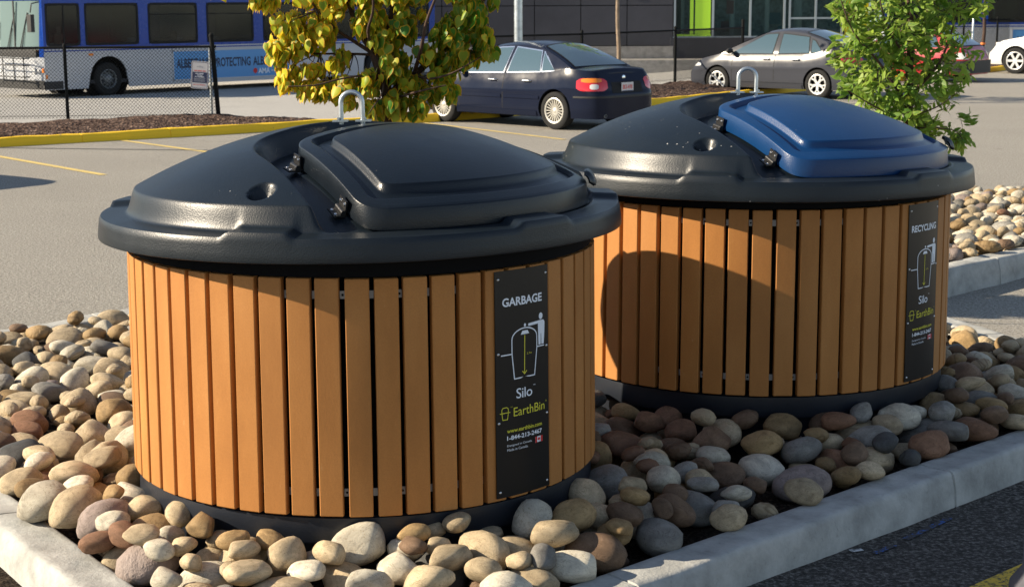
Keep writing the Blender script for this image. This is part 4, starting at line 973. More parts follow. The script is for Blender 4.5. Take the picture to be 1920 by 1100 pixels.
# ------------------------------------------------------------------ cars
def lerp_tab(tab, x): return float(np.interp(x, [p[0] for p in tab], [p[1] for p in tab]))
class Car:
    """local frame: x forward, y left, z up, origin on the ground under the middle"""
    def __init__(s, name, label, loc, yaw, L, Wd, top, gh, paint, wheels, wr, rim_kind, group='parked cars', zb=.20, n=7.0, bump=.035, rimmat=None):
        s.L, s.W, s.top, s.gh, s.zb, s.n = L, Wd, top, gh, zb, n; s.paint = paint; s.root = thing(name, label, 'car', loc, yaw, group); s.bump_ = bump
        a, b = L / 2, Wd / 2; th = np.linspace(-PI, 0, 4001)   # plan half-curve from the rear centre along +y side to the front centre
        c, q = np.cos(th), np.abs(np.sin(th)); X = a * np.sign(c) * np.abs(c) ** (2 / n); Y = b * np.abs(q) ** (2 / n)
        S = np.concatenate([[0], np.cumsum(np.hypot(np.diff(X), np.diff(Y)))]); S /= S[-1]; s.S, s.X, s.Y = S, X, Y
        s.wheels = wheels; s.wr = wr
        s.body(); s.cabin(); s.wheelset(rim_kind, rimmat or M['rim_silver'])
    def u_of_x(s, x):
        return float(np.interp(x, s.X, s.S))
    def P(s, u, z, off=0.0, side=1):
        x = float(np.interp(u, s.S, s.X)); y = float(np.interp(u, s.S, s.Y)); zt = lerp_tab(s.top, x); t_ = (z - s.zb) / max(.01, zt - s.zb)
        t_ = min(1.02, max(0, t_)); prof = 1 - .085 * max(0, (t_ - .58) / .42) ** 1.7 - .05 * max(0, (.22 - t_) / .22) ** 1.5 + .006 * math.exp(-((t_ - .60) / .06) ** 2)
        bl = s.bump_ * (1 - sst((z - .58) / .10)) * (abs(x) / (s.L / 2)) ** 8
        px = x * (1 - .06 * max(0, (t_ - .6) / .4) ** 2 * (abs(x) / (s.L / 2)) ** 4) + math.copysign(bl, x); y2 = y * prof + 0 * bl
        du = .002; x1, y1 = float(np.interp(u - du, s.S, s.X)), float(np.interp(u - du, s.S, s.Y)); x2, y2_ = float(np.interp(u + du, s.S, s.X)), float(np.interp(u + du, s.S, s.Y))
        nx, ny = -(y2_ - y1), (x2 - x1); L_ = math.hypot(nx, ny) or 1; nx, ny = nx / L_, ny / L_
        return Vector((px + nx * off, (y2 + ny * off) * side, z))
    def body(s):
        nu, nt = 150, 26; mb = MB(); vs = []; us = np.linspace(0, 1, nu + 1)
        for side in (1, -1):
            base = len(mb.v)
            for u in us:
                x = float(np.interp(u, s.S, s.X)); zt = lerp_tab(s.top, x)
                for j in range(nt + 1): t_ = j / nt; mb.v.append(tuple(s.P(u, s.zb + (zt - s.zb) * t_, side=side)))
            for i in range(nu):
                for j in range(nt):
                    mb.f.append((base + i * (nt + 1) + j, base + (i + 1) * (nt + 1) + j, base + (i + 1) * (nt + 1) + j + 1, base + i * (nt + 1) + j + 1)); mb.m.append(0)
        # top deck and floor
        ny = 10
        for (jj, z_up) in ((nt, True), (0, False)):
            base = len(mb.v)
            for i, u in enumerate(us):
                a = Vector(mb.v[i * (nt + 1) + jj])
                for k in range(ny + 1):
                    f = 1 - 2 * k / ny; crown = (.035 * (1 - f * f) * min(1, a.y / (s.W * .4))) if z_up else 0
                    mb.v.append((a.x, a.y * f, a.z + crown))
            for i in range(nu):
                for k in range(ny): mb.f.append((base + i * (ny + 1) + k, base + (i + 1) * (ny + 1) + k, base + (i + 1) * (ny + 1) + k + 1, base + i * (ny + 1) + k + 1)); mb.m.append(0)
        me = bpy.data.meshes.new('body'); me.from_pydata(mb.v, [], mb.f); bm = bmesh.new(); bm.from_mesh(me); bmesh.ops.remove_doubles(bm, verts=bm.verts, dist=.0008); bmesh.ops.recalc_face_normals(bm, faces=bm.faces)
        bm.to_mesh(me); bm.free(); me.materials.append(s.paint); me.materials.append(M['under'])
        o = bpy.data.objects.new('body', me); COL.objects.link(o)
        cut = MB(); ar = s.wr * 1.13
        for wx in s.wheels:
            for sd in (1, -1):
                cut.lathe([(0, -.15), (ar, -.15), (ar, .15), (0, .15)], 40, Matrix.Translation((wx, sd * (s.W / 2 - .10), s.wr * 1.02)) @ Matrix.Rotation(PI / 2, 4, 'X'))
        co = cut.build('cutter', M['under'], smooth=False)
        md = o.modifiers.new('b', 'BOOLEAN'); md.operation = 'DIFFERENCE'; md.object = co; md.solver = 'EXACT'; md.material_mode = 'TRANSFER'
        bpy.context.view_layer.update(); dg = bpy.context.evaluated_depsgraph_get(); me2 = bpy.data.meshes.new_from_object(o.evaluated_get(dg)); o.modifiers.clear(); o.data = me2; me2.name = 'body'
        bpy.data.objects.remove(co); me2.shade_smooth(); me2.set_sharp_from_angle(angle=math.radians(32)); o.parent = s.root; s.b = o
    def patch(s, name, x0, x1, z0, z1, off, m, parent=None, u=None, nu=16, nz=8, side=1, zf0=None, zf1=None, round_=0):
        ua, ub = u if u else (s.u_of_x(x0), s.u_of_x(x1)); mb = MB()
        def f(a, b):
            uu = ua + (ub - ua) * a; x = float(np.interp(uu, s.S, s.X)); lo = zf0(x) if zf0 else z0; hi = zf1(x) if zf1 else z1
            if round_: e = min(a, 1 - a) / round_; e = 1 - (1 - min(1, e)) ** 2; mid = (lo + hi) / 2; lo = mid + (lo - mid) * (.55 + .45 * e); hi = mid + (hi - mid) * (.55 + .45 * e)
            return s.P(uu, lo + (hi - lo) * b, off, side)
        mb.grid(f, nu, nz); return mb.build(name, m, parent or s.root, ang=60)
    def cabin(s):
        g = s.gh; b0 = g['rear_base']; r0 = g['rear_top']; r1 = g['front_top']; f0 = g['front_base']; H = g['H']; zB = lambda x: lerp_tab(s.top, x) - .015; wb = s.W / 2 * .925; wr_ = g['wr']
        def hgt(x):
            if x < r0: return zB(b0) + (H - .04 - zB(b0)) * max(0, (x - b0) / (r0 - b0)) ** .80
            if x > r1: return zB(f0) + (H - .035 - zB(f0)) * max(0, (f0 - x) / (f0 - r1)) ** .86
            t_ = (x - r0) / (r1 - r0); return H - .04 + .045 * math.sin(PI * min(1, t_ * .94 + .04)) * 1.0
        s.hgt = hgt
        def wz(x, z): return wb - .01 - (wb - wr_) * max(0, (z - zB(x)) / (H - zB(x))) ** 1.15 - .10 * max(0, (abs(x - .1) - 1.0)) ** 2 * .5
        s.wz = wz; s.zB = zB
        xs_ = np.concatenate([np.linspace(b0, r0, 14)[:-1], np.linspace(r0, r1, 22)[:-1], np.linspace(r1, f0, 14)]); mb = MB(); ns, nt_ = 8, 12; rows = []
        for x in xs_:
            h = max(hgt(x), zB(x) + .004); row = []
            for k in range(ns + 1):
                z = zB(x) - .03 + (h - .02 - zB(x) + .03) * k / ns; row.append((x, wz(x, z), z))
            yt = wz(x, h); cr = .055 * (1 - .0)
            for k in range(1, nt_):
                f = 1 - 2 * k / nt_; row.append((x, yt * (1 - .02) * f, h + cr * (1 - f * f) * min(1, (h - zB(x)) / .3) - .012 * abs(f) ** 4 * 0))
            row += [(p[0], -p[1], p[2]) for p in row[:ns + 1][::-1]]; rows.append(row)
        n = len(rows[0]); mb.add([p for r_ in rows for p in r_], [(i * n + j, (i + 1) * n + j, (i + 1) * n + j + 1, i * n + j + 1) for i in range(len(rows) - 1) for j in range(n - 1)])
        mb.build('roof', s.paint, s.root, ang=40)
        # windscreen and rear window
        def topsurf(x, f, off=.006):
            h = hgt(x); yt = wz(x, h) * .98; cr = .055 * min(1, (h - zB(x)) / .3); z = h + cr * (1 - f * f)
            dx = .01; sl = (hgt(x + dx) - hgt(x - dx)) / (2 * dx); nn = Vector((-sl, 0, 1)).normalized(); return Vector((x, yt * f, z)) + nn * off
        for nm, xa, xb in (('rear_window', b0 + .07, r0 - .02), ('windscreen', r1 + .03, f0 - .05)):
            m_ = MB(); m_.grid(lambda a, b: topsurf(xa + (xb - xa) * a, (-.88 + 1.76 * b)), 12, 14); m_.build(nm, M['car_glass'], s.root)
            m_ = MB(); m_.grid(lambda a, b: topsurf(xa - .025 + (xb - xa + .05) * a, (-.915 + 1.83 * b), .003), 12, 14); m_.build(nm + '_seal', M['seam'], s.root)
        # side windows (left and right)
        for side in (1, -1):
            for nm, poly in s.gh['side']:
                m_ = MB(); x0 = min(p[0] for p in poly); x1 = max(p[0] for p in poly)
                lo = [p for p in poly if p[2] == 0]; 
                def S_(x, z, off): 
                    y = wz(x, z); return Vector((x, (y + off) * side, z))
                tx = sorted([(p[0], p[1]) for p in poly if p[2] == 1]); bx = sorted([(p[0], p[1]) for p in poly if p[2] == 0])
                def f(a, b, off=.007, e=0.0):
                    xt = tx[0][0] - e + (tx[-1][0] - tx[0][0] + 2 * e) * a; xb_ = bx[0][0] - e + (bx[-1][0] - bx[0][0] + 2 * e) * a; zt = min(lerp_tab(tx, xt), hgt(xt) - .05) + e; zb_ = lerp_tab(bx, xb_) - e
                    return S_(xb_ + (xt - xb_) * b, zb_ + (zt - zb_) * b, off)
                m_.grid(f, 12, 8); m_.build('side_window', M['car_glass'], s.root)
                if side == 1 or True: m_ = MB(); m_.grid(lambda a, b: f(a, b, .004, .018), 12, 8); m_.build('window_surround', g['trim'], s.root)
    def wheelset(s, kind, rm):
        for wx in s.wheels:
            for sd in (1, -1):
                ty = MB(); R_ = s.wr; w = .105; rr = R_ * .70
                ty.lathe([(rr, -w), (R_ - .03, -w), (R_ - .008, -w + .012), (R_, -w + .03), (R_, w - .03), (R_ - .008, w - .012), (R_ - .03, w), (rr + .02, w + .004), (rr, w - .004), (rr - .01, w - .02), (rr - .01, -w)], 48)
                t_ = ty.build('wheel', M['tyre'], s.root); t_.location = (wx, sd * (s.W / 2 - .115), R_); t_.rotation_euler = (-PI / 2 if sd == 1 else PI / 2, 0, 0)
                rim = MB(); ro = rr - .004
                rim.lathe([(ro, w - .002), (ro - .012, w + .003), (ro - .028, w - .004), (ro - .03, w - .03)], 48)
                rim.lathe([(ro - .03, w - .03), (ro - .04, w - .12), (.02, w - .125)], 40, mi=1)
                rim.lathe([(0, w - .012), (.026, w - .013), (.034, w - .018), (.050, w - .024), (.055, w - .05)], 24)
                def spoke(a, w0, w1, r0_, r1_, z0, z1, skew=0.0):
                    ca, sa = math.cos(a), math.sin(a); c2, s2 = math.cos(a + skew), math.sin(a + skew)
                    rim.add([(r0_ * ca - w0 * -sa, r0_ * sa - w0 * ca, z0), (r0_ * ca + w0 * -sa, r0_ * sa + w0 * ca, z0), (r1_ * c2 + w1 * -s2, r1_ * s2 + w1 * c2, z1), (r1_ * c2 - w1 * -s2, r1_ * s2 - w1 * c2, z1),
                             (r0_ * ca - w0 * -sa, r0_ * sa - w0 * ca, z0 - .03), (r0_ * ca + w0 * -sa, r0_ * sa + w0 * ca, z0 - .03), (r1_ * c2 + w1 * -s2, r1_ * s2 + w1 * c2, z1 - .03), (r1_ * c2 - w1 * -s2, r1_ * s2 - w1 * c2, z1 - .03)],
                            [(0, 1, 2, 3), (0, 4, 5, 1), (1, 5, 6, 2), (2, 6, 7, 3), (3, 7, 4, 0)])
                if kind == 'multi':
                    for k in range(20): spoke(2 * PI * k / 20, .0055, .0075, .045, ro - .026, w - .018, w - .012)
                elif kind == 'y5':
                    for k in range(5):
                        a = 2 * PI * k / 5 + .3; spoke(a, .026, .028, .035, ro * .55, w - .014, w - .010); spoke(a - .02, .014, .020, ro * .5, ro - .02, w - .010, w - .010, -.28); spoke(a + .02, .014, .020, ro * .5, ro - .02, w - .010, w - .010, .28)
                elif kind == 'bus':
                    rim.lathe([(.05, w - .03), (ro * .55, w - .03), (ro * .72, w - .08), (ro - .03, w - .09)], 40); 
                    for k in range(10): a = 2 * PI * k / 10; rim.lathe([(0, .02), (.016, .02), (.018, 0)], 8, Matrix.Translation((ro * .42 * math.cos(a), ro * .42 * math.sin(a), w - .03)))
                    for k in range(10): a = 2 * PI * (k + .5) / 10; rim.lathe([(0, .001), (.032, .001)], 10, Matrix.Translation((ro * .68 * math.cos(a), ro * .68 * math.sin(a), w - .062)), mi=1)
                else:
                    for k in range(6):
                        a = 2 * PI * k / 6; spoke(a, .030, .034, .035, ro - .022, w - .012, w - .008)
                ro_ = rim.build('rim', [rm, M['under']], t_, ang=40)
    def seams(s, xs_, z0, z1f):
        for x in xs_:
            s.patch('door_seam', x - .006, x + .006, z0, 0, .0015, M['seam'], nu=1, nz=6, zf1=lambda q: z1f)
def plate_text(parent, txt, M4, w, h):
    mb = MB(); mb.box((0, 0, 0), (w, .008, h)); o = mb.build('licence_plate', M['plate'], parent, smooth=False); o.matrix_local = M4
    t_ = MB(); put_text(t_, txt, lambda u, v: (u, -.006, v), 0, .003, w * .80, h * .5, bold=.02); t_.build('plate_lettering', M['ink_red'], o, smooth=False)
    b_ = MB(); b_.add([(-w * .45, -.0055, -h * .46), (w * .45, -.0055, -h * .46), (w * .45, -.0055, -h * .36), (-w * .45, -.0055, -h * .36)], [(0, 1, 2, 3)]); b_.build('plate_band', M['ink_navy'], o, smooth=False)
    return o

def place(rear, heading, rear_x, side_off):
    """origin of a car whose left rear wheel stands at `rear`"""
    h = Vector((math.cos(heading), math.sin(heading), 0)); l = Vector((-h.y, h.x, 0)); return Vector(rear) - h * rear_x - l * side_off
HD = math.atan2(.67, -.743) - math.radians(2.5)
# dark blue saloon
yaw = HD; o_ = place((.757, 27.43, 0), yaw, -1.36, .80)
c = Car('parked_car', 'dark blue saloon with many-spoked wheels seen from behind', o_, yaw, 4.47, 1.74,
        [(-2.24, .93), (-2.18, .985), (-1.6, 1.02), (-1.2, .955), (-.9, .93), (1.0, .885), (1.15, .90), (1.9, .80), (2.15, .70), (2.24, .60)],
        dict(rear_base=-1.72, rear_top=-.86, front_top=.30, front_base=1.12, H=1.40, wr=.56, trim=M['chrome'],
             side=[('q', [(-1.30, .985, 0), (-1.02, .965, 0), (-1.02, 1.20, 1), (-.94, 1.275, 1)]), ('r', [(-.97, .962, 0), (-.20, .935, 0), (-.86, 1.29, 1), (-.26, 1.345, 1)]), ('f', [(-.10, .93, 0), (.92, .905, 0), (-.16, 1.345, 1), (.30, 1.325, 1)])]),
        M['car_navy'], (-1.36, 1.365), .316, 'multi')
R_ = c.root
for xx in (-.15, .93): c.patch('door_seam', xx - .007, xx + .007, .26, .89, .0015, M['seam'], nu=1, nz=8)
for x0, x1 in ((-1.02, -.19), (-.12, .90)):
    c.patch('side_moulding', x0, x1, .50, .555, .014, M['car_navy'], nu=10, nz=3); mb = MB()
for xh in (-.72, .10): 
    mb = MB(); p = c.P(c.u_of_x(xh), .80, .035); mb.tube([p + Vector((-.09, -.03, 0)), p + Vector((-.07, .005, 0)), p + Vector((.07, .005, 0)), p + Vector((.09, -.03, 0))], .013, 8); mb.build('door_handle', M['chrome'], R_)
c.patch('sill', -.95, .98, .21, .30, .012, M['car_navy'], nu=10, nz=3)
def rear_patch(nm, u0, u1, z0, z1, off, m, side=1, r=.0): return c.patch(nm, 0, 0, z0, z1, off, m, u=(u0, u1), side=side, nu=14, nz=6, round_=r)
uc = c.u_of_x(-2.0)
for sd in (1, -1):
    a = rear_patch('tail_lamp', .083, uc + .028, .66, .87, .006, M['lamp_red'], sd, .22)
    l_ = rear_patch('amber_lens', uc - .052, uc + .012, .80, .872, .010, M['lamp_amber'], sd, .3); l2 = rear_patch('clear_lens', uc - .040, uc - .015, .69, .775, .010, M['lamp_clear'], sd, .3)
    rear_patch('bumper_strip', .0, uc + .04, .545, .575, .006, M['black_plastic'], sd)
rear_patch('trunk_recess', .0, .066, .62, .80, .004, M['seam'], 1); rear_patch('trunk_recess', .0, .066, .62, .80, .004, M['seam'], -1)
plate_text(R_, 'BKX-4190', Matrix.Translation(c.P(0.001, .71, .018)) @ Matrix.Rotation(-PI / 2, 4, 'Z'), .30, .155)
mb = MB(); p = c.P(0.001, .865, .004); mb.lathe([(0, .004), (.036, .003), (.041, 0)], 24, Matrix.Translation(p) @ Matrix.Rotation(-PI / 2, 4, 'Y')); mb.build('badge_ring', M['chrome'], R_)
mb = MB()
for sd in (.46, .56): mb.lathe([(.03, -.1), (.03, 0), (.024, 0), (.022, -.1)], 16, Matrix.Translation((-2.26, sd, .25)) @ Matrix.Rotation(-PI / 2, 4, 'Y'))
mb.build('exhaust', M['rim_steel'], R_)
def mirror(car, x, z, m):
    for sd in (1, -1):
        mb = MB(); p = car.P(car.u_of_x(x), z, .12, sd); bm_ = MB(); mb.grid(lambda a, b: p + Vector((.055 * math.cos(2 * PI * a) * math.sin(PI * b) , sd * .11 * math.cos(PI * b), .065 * math.sin(2 * PI * a) * math.sin(PI * b))), 16, 10, closeu=True)
        mb.tube([p + Vector((0, -sd * .15, -.04)), p + Vector((0, -sd * .05, -.02))], .02, 8); mb.build('door_mirror', m, car.root)
mirror(c, .93, .955, M['car_navy'])
c.patch('indicator', 1.62, 1.70, .60, .64, .006, M['lamp_amber'], nu=3, nz=2)

# grey saloon
yaw = math.atan2(.65, -.76) - math.radians(2); o_ = place((6.668, 35.5, 0), yaw, -1.29, .80)
c = Car('parked_car', 'grey metallic saloon with bright five-spoke wheels half hidden by the green tree', o_, yaw, 4.49, 1.755,
        [(-2.245, .95), (-2.15, 1.05), (-1.6, 1.09), (-1.2, .99), (-.9, .95), (1.0, .915), (1.3, .93), (1.85, .82), (2.1, .72), (2.245, .58)],
        dict(rear_base=-1.90, rear_top=-.80, front_top=.20, front_base=1.38, H=1.45, wr=.56, trim=M['seam'],
             side=[('q', [(-1.36, 1.01, 0), (-1.08, .99, 0), (-1.10, 1.24, 1), (-1.02, 1.27, 1)]), ('r', [(-1.02, .985, 0), (-.25, .96, 0), (-.92, 1.32, 1), (-.24, 1.385, 1)]), ('f', [(-.08, .955, 0), (1.02, .94, 0), (-.10, 1.385, 1), (.22, 1.37, 1)])]),
        M['car_grey'], (-1.29, 1.35), .318, 'y5', rimmat=M['rim_white'])
R_ = c.root
for xx in (-.17, .95): c.patch('door_seam', xx - .007, xx + .007, .26, .93, .0015, M['seam'], nu=1, nz=8)
for xh in (-.72, .05): mb = MB(); p = c.P(c.u_of_x(xh), .84, .032); mb.tube([p + Vector((-.10, -.03, 0)), p + Vector((-.08, .005, 0)), p + Vector((.08, .005, 0)), p + Vector((.10, -.03, 0))], .014, 8); mb.build('door_handle', M['chrome'], R_)
mirror(c, .98, 1.0, M['black_plastic']); c.patch('sill', -.9, .98, .20, .30, .014, M['car_grey'], nu=10, nz=3); c.patch('side_moulding', -.95, .92, .33, .37, .012, M['car_grey'], nu=10, nz=2)
for sd in (1, -1):
    uc = c.u_of_x(-2.0); c.patch('tail_lamp', 0, 0, .74, .92, .006, M['lamp_red'], u=(.09, uc + .035), side=sd, round_=.25)
    uf = c.u_of_x(2.0); c.patch('headlamp', 0, 0, .64, .72, .006, M['lamp_clear'], u=(uf - .03, .93), side=sd, round_=.25)

# white crossover, only its nose in view
yaw = math.atan2(.62, -.785); h_ = Vector((math.cos(yaw), math.sin(yaw), 0)); l_ = Vector((-h_.y, h_.x, 0)); fw = at_px(1903, 137, 47.0); fw.z = 0; o_ = fw - h_ * 1.42 - l_ * .86
c = Car('parked_car', 'white car with bright alloy wheels cut by the right edge', o_, yaw, 4.65, 1.86,
        [(-2.33, 1.02), (-2.2, 1.15), (-1.6, 1.14), (-.9, 1.10), (1.05, 1.04), (1.3, 1.03), (1.9, .93), (2.15, .82), (2.33, .66)],
        dict(rear_base=-2.15, rear_top=-1.5, front_top=.25, front_base=1.30, H=1.66, wr=.62, trim=M['seam'],
             side=[('q', [(-1.75, 1.15, 0), (-1.15, 1.12, 0), (-1.7, 1.48, 1), (-1.15, 1.52, 1)]), ('r', [(-1.05, 1.12, 0), (-.2, 1.09, 0), (-1.05, 1.52, 1), (-.22, 1.56, 1)]), ('f', [(-.08, 1.09, 0), (1.0, 1.07, 0), (-.10, 1.56, 1), (.30, 1.54, 1)])]),
        M['car_white'], (-1.30, 1.42), .37, 's6', zb=.26, rimmat=M['rim_white'], n=5.5)
for sd in (1, -1):
    uf = c.u_of_x(2.0); c.patch('headlamp', 0, 0, .76, .88, .006, M['lamp_clear'], u=(uf - .035, .92), side=sd, round_=.3); c.patch('indicator', 0, 0, .80, .87, .008, M['lamp_amber'], u=(uf - .045, uf - .02), side=sd, round_=.3)
    c.patch('lower_trim', 0, 0, .27, .36, .010, M['black_plastic'], u=(.05, .98), side=sd, nu=60, nz=2) if 0 else None
for xx in (-.15, .98): c.patch('door_seam', xx - .007, xx + .007, .32, 1.04, .0015, M['seam'], nu=1, nz=8)
mirror(c, .95, 1.12, M['car_white'])

# red hatchback behind the green tree, black bumper towards us
yaw = math.atan2(.64, -.77); h_ = Vector((math.cos(yaw), math.sin(yaw), 0)); l_ = Vector((-h_.y, h_.x, 0)); o_ = Vector((12.45, 42.9, 0)) + h_ * 1.95 + l_ * .55
red = c = Car('parked_car', 'red car with black rear bumper glimpsed through the green tree', o_, yaw, 3.95, 1.64,
        [(-1.98, .80), (-1.9, .88), (-1.5, .90), (-.9, .87), (.9, .84), (1.1, .84), (1.6, .74), (1.85, .66), (1.98, .56)],
        dict(rear_base=-1.80, rear_top=-1.05, front_top=.20, front_base=1.05, H=1.30, wr=.54, trim=M['seam'],
             side=[('r', [(-1.2, .91, 0), (-.22, .89, 0), (-1.0, 1.18, 1), (-.24, 1.24, 1)]), ('f', [(-.08, .89, 0), (.88, .87, 0), (-.10, 1.24, 1), (.24, 1.22, 1)])]),
        M['car_red'], (-1.2, 1.2), .29, 's6', rimmat=M['rim_silver'])
for sd in (1, -1):
    uc = c.u_of_x(-1.8); c.patch('bumper', 0, 0, .24, .56, .05, M['black_plastic'], u=(.0, uc + .05), side=sd, nu=20, nz=6); c.patch('tail_lamp', 0, 0, .60, .76, .006, M['lamp_clear'], u=(.11, uc + .03), side=sd, round_=.2); c.patch('amber_lens', 0, 0, .62, .74, .010, M['lamp_amber'], u=(.10, .13), side=sd)
# unseen copy added off to the left for its shadow on the lot
tw = copy_tree(red.root); tw.location = (-9.15, 19.85, 0); tw['label'] = 'added unseen copy of the red car, casting a shadow on the lot'

# ------------------------------------------------------------------ people in the bus
def person(name, label, loc, rz, joints, edges, shirt, trousers, skin, hair, hands=True, group=None):
    """one continuous skinned body; joints: name -> (x, y, z, radius)"""
    root_name = 'pelvis'; names = [root_name] + [k for k in joints if k != root_name]; idx = {k: i for i, k in enumerate(names)}
    me = bpy.data.meshes.new('p'); me.from_pydata([joints[k][:3] for k in names], [(idx[a], idx[b]) for a, b in edges], [])
    o = bpy.data.objects.new('p', me); COL.objects.link(o); sk = o.modifiers.new('s', 'SKIN'); sk.use_smooth_shade = True
    for i, k in enumerate(names): me.skin_vertices[0].data[i].radius = (joints[k][3],) * 2
    me.skin_vertices[0].data[0].use_root = True; ss = o.modifiers.new('ss', 'SUBSURF'); ss.levels = 2
    bpy.context.view_layer.update(); m2 = bpy.data.meshes.new_from_object(o.evaluated_get(bpy.context.evaluated_depsgraph_get())); bpy.data.objects.remove(o)
    for m in (shirt, trousers, skin): m2.materials.append(m)
    P = {k: Vector(v[:3]) for k, v in joints.items()}
    for f in m2.polygons:
        c = f.center; k = min(P, key=lambda q: (P[q] - c).length - joints[q][3])
        f.material_index = 2 if any(t_ in k for t_ in ('head', 'neck', 'hand', 'fing', 'thumb', 'wrist', 'fore', 'nose', 'chin')) else (1 if any(t_ in k for t_ in ('knee', 'foot', 'thigh', 'ankle')) else 0)
    m2.shade_smooth(); b = bpy.data.objects.new(name, m2); COL.objects.link(b); b.location = loc; b.rotation_euler = (0, 0, rz); tag(b, label, 'person', group)
    h = MB(); hc = P['head']; 
    def hf(u, v): a = 2 * PI * u; e = PI * .56 * v; q = Vector((math.cos(a) * math.sin(e) * .104 - .012, math.sin(a) * math.sin(e) * .087, math.cos(e) * .118)); cut_ = .5 + .5 * math.cos(a); q.z += .045 * cut_ * v ** 2; return hc + q + Vector((0, 0, .012))
    h.grid(hf, 24, 10, closeu=True); h.build('hair', hair, b)
    fc = MB()
    for s_ in (-1, 1): fc.grid(lambda u, v: hc + Vector((.088 + .010 * math.sin(PI * v) * 1, s_ * .034 + .013 * math.cos(2 * PI * u) * math.sin(PI * v), .012 + .007 * math.sin(2 * PI * u) * math.sin(PI * v))), 10, 6, closeu=True)
    fc.build('eyes', M['hole'], b)
    mo = MB(); mo.box(hc + Vector((.090, 0, -.055)), (.010, .045, .007)); mo.build('mouth', M['ink_red'], b, bevel=.002)
    return b
def seated(arm_fwd):
    J = dict(pelvis=(0, 0, .10, .13), waist=(.0, 0, .26, .125), chest=(.02, 0, .44, .15), neckb=(.03, 0, .58, .07), neck=(.04, 0, .62, .052), head=(.06, 0, .74, .092), headt=(.055, 0, .80, .080), nose=(.155, 0, .725, .016), chin=(.12, 0, .665, .035))
    E_ = [('pelvis', 'waist'), ('waist', 'chest'), ('chest', 'neckb'), ('neckb', 'neck'), ('neck', 'head'), ('head', 'headt'), ('head', 'nose'), ('head', 'chin')]
    for s_, n_ in ((1, 'l'), (-1, 'r')):
        fx = arm_fwd
        J.update({n_ + 'shoulder': (.02, s_ * .19, .52, .062), n_ + 'elbow': (.16, s_ * .26, .30, .042), n_ + 'forearm': (.16 + fx * .5, s_ * .24, .32, .038), n_ + 'wrist': (.16 + fx, s_ * .21, .34 + .04 * (fx > .2), .025), n_ + 'hand': (.21 + fx, s_ * .20, .35 + .04 * (fx > .2), .030),
                  n_ + 'thigh': (.12, s_ * .10, .08, .088), n_ + 'knee': (.48, s_ * .14, .09, .062), n_ + 'ankle': (.50, s_ * .14, -.30, .042), n_ + 'foot': (.62, s_ * .15, -.34, .036)})
        E_ += [('chest', n_ + 'shoulder'), (n_ + 'shoulder', n_ + 'elbow'), (n_ + 'elbow', n_ + 'forearm'), (n_ + 'forearm', n_ + 'wrist'), (n_ + 'wrist', n_ + 'hand'), ('pelvis', n_ + 'thigh'), (n_ + 'thigh', n_ + 'knee'), (n_ + 'knee', n_ + 'ankle'), (n_ + 'ankle', n_ + 'foot')]
        for q, (dy, dz, L) in enumerate(((.030, .0, .060), (.011, .004, .070), (-.009, .004, .066), (-.028, -.002, .052))):
            a = J[n_ + 'hand']; J[f'{n_}fing{q}'] = (a[0] + .035, a[1] + dy, a[2] + dz, .010); J[f'{n_}fing{q}b'] = (a[0] + .035 + L * .55, a[1] + dy * 1.1, a[2] + dz - .012, .009); J[f'{n_}fing{q}c'] = (a[0] + .035 + L * .7, a[1] + dy * 1.1, a[2] + dz - .036, .008)
            E_ += [(n_ + 'hand', f'{n_}fing{q}'), (f'{n_}fing{q}', f'{n_}fing{q}b'), (f'{n_}fing{q}b', f'{n_}fing{q}c')]
        a = J[n_ + 'hand']; J[n_ + 'thumb'] = (a[0] + .01, a[1] - s_ * .035, a[2] + .01, .011); J[n_ + 'thumbb'] = (a[0] + .045, a[1] - s_ * .048, a[2] + .0, .009); E_ += [(n_ + 'hand', n_ + 'thumb'), (n_ + 'thumb', n_ + 'thumbb')]
    return J, E_

# ------------------------------------------------------------------ buses
M['bus_white'] = m_carpaint('bus_white_paint', (.46, .48, .51), 0, .35); M['bus_blue'] = m_carpaint('bus_blue_paint', (.003, .045, .30), 0, .2, .0)
M['ad_blue'] = mat('advert_blue', (.085, .30, .62), .35); M['ad_dark'] = mat('advert_navy_ink', (.01, .025, .07), .5)
M['bus_in'] = mat('bus_interior_dark', (.03, .03, .033), .8); M['bus_seat'] = mat('bus_seat_fabric', (.05, .05, .12), .9)
def m_glass(name, tint, op):
    m = mat(name, tint, .10, 0, .5); t = NT(m); tr = t.n('ShaderNodeBsdfTransparent'); tr.inputs[0].default_value = (*[min(1, x * 1.0) for x in (.60, .68, .68)], 1); mx = t.n('ShaderNodeMixShader'); mx.inputs[0].default_value = op
    t.l(tr.outputs[0], mx.inputs[1]); t.l(t.b.outputs[0], mx.inputs[2]); t.l(mx.outputs[0], t.t.nodes['Material Output'].inputs['Surface']); return m
M['bus_glass'] = m_glass('tinted_bus_glass', (.012, .016, .016), .42); M['wind_glass'] = m_glass('windscreen_glass', (.30, .42, .42), .55); M['shop_glass'] = m_glass('shop_glass', (.05, .09, .09), .16)
BL, BW, BH = 15.7, 2.56, 3.05; SK, BELT, WB, WT = .24, 1.40, 1.49, 2.70
WIN = [(.10, 1.22), (1.40, 3.24), (3.60, 5.40), (5.76, 7.58), (7.98, 9.75), (10.1, 11.9), (12.2, 13.9), (14.1, 15.4)]
psi = math.radians(47); b_h = Vector((-math.cos(psi), -math.sin(psi), 0)); b_l = Vector((math.sin(psi), -math.cos(psi), 0))
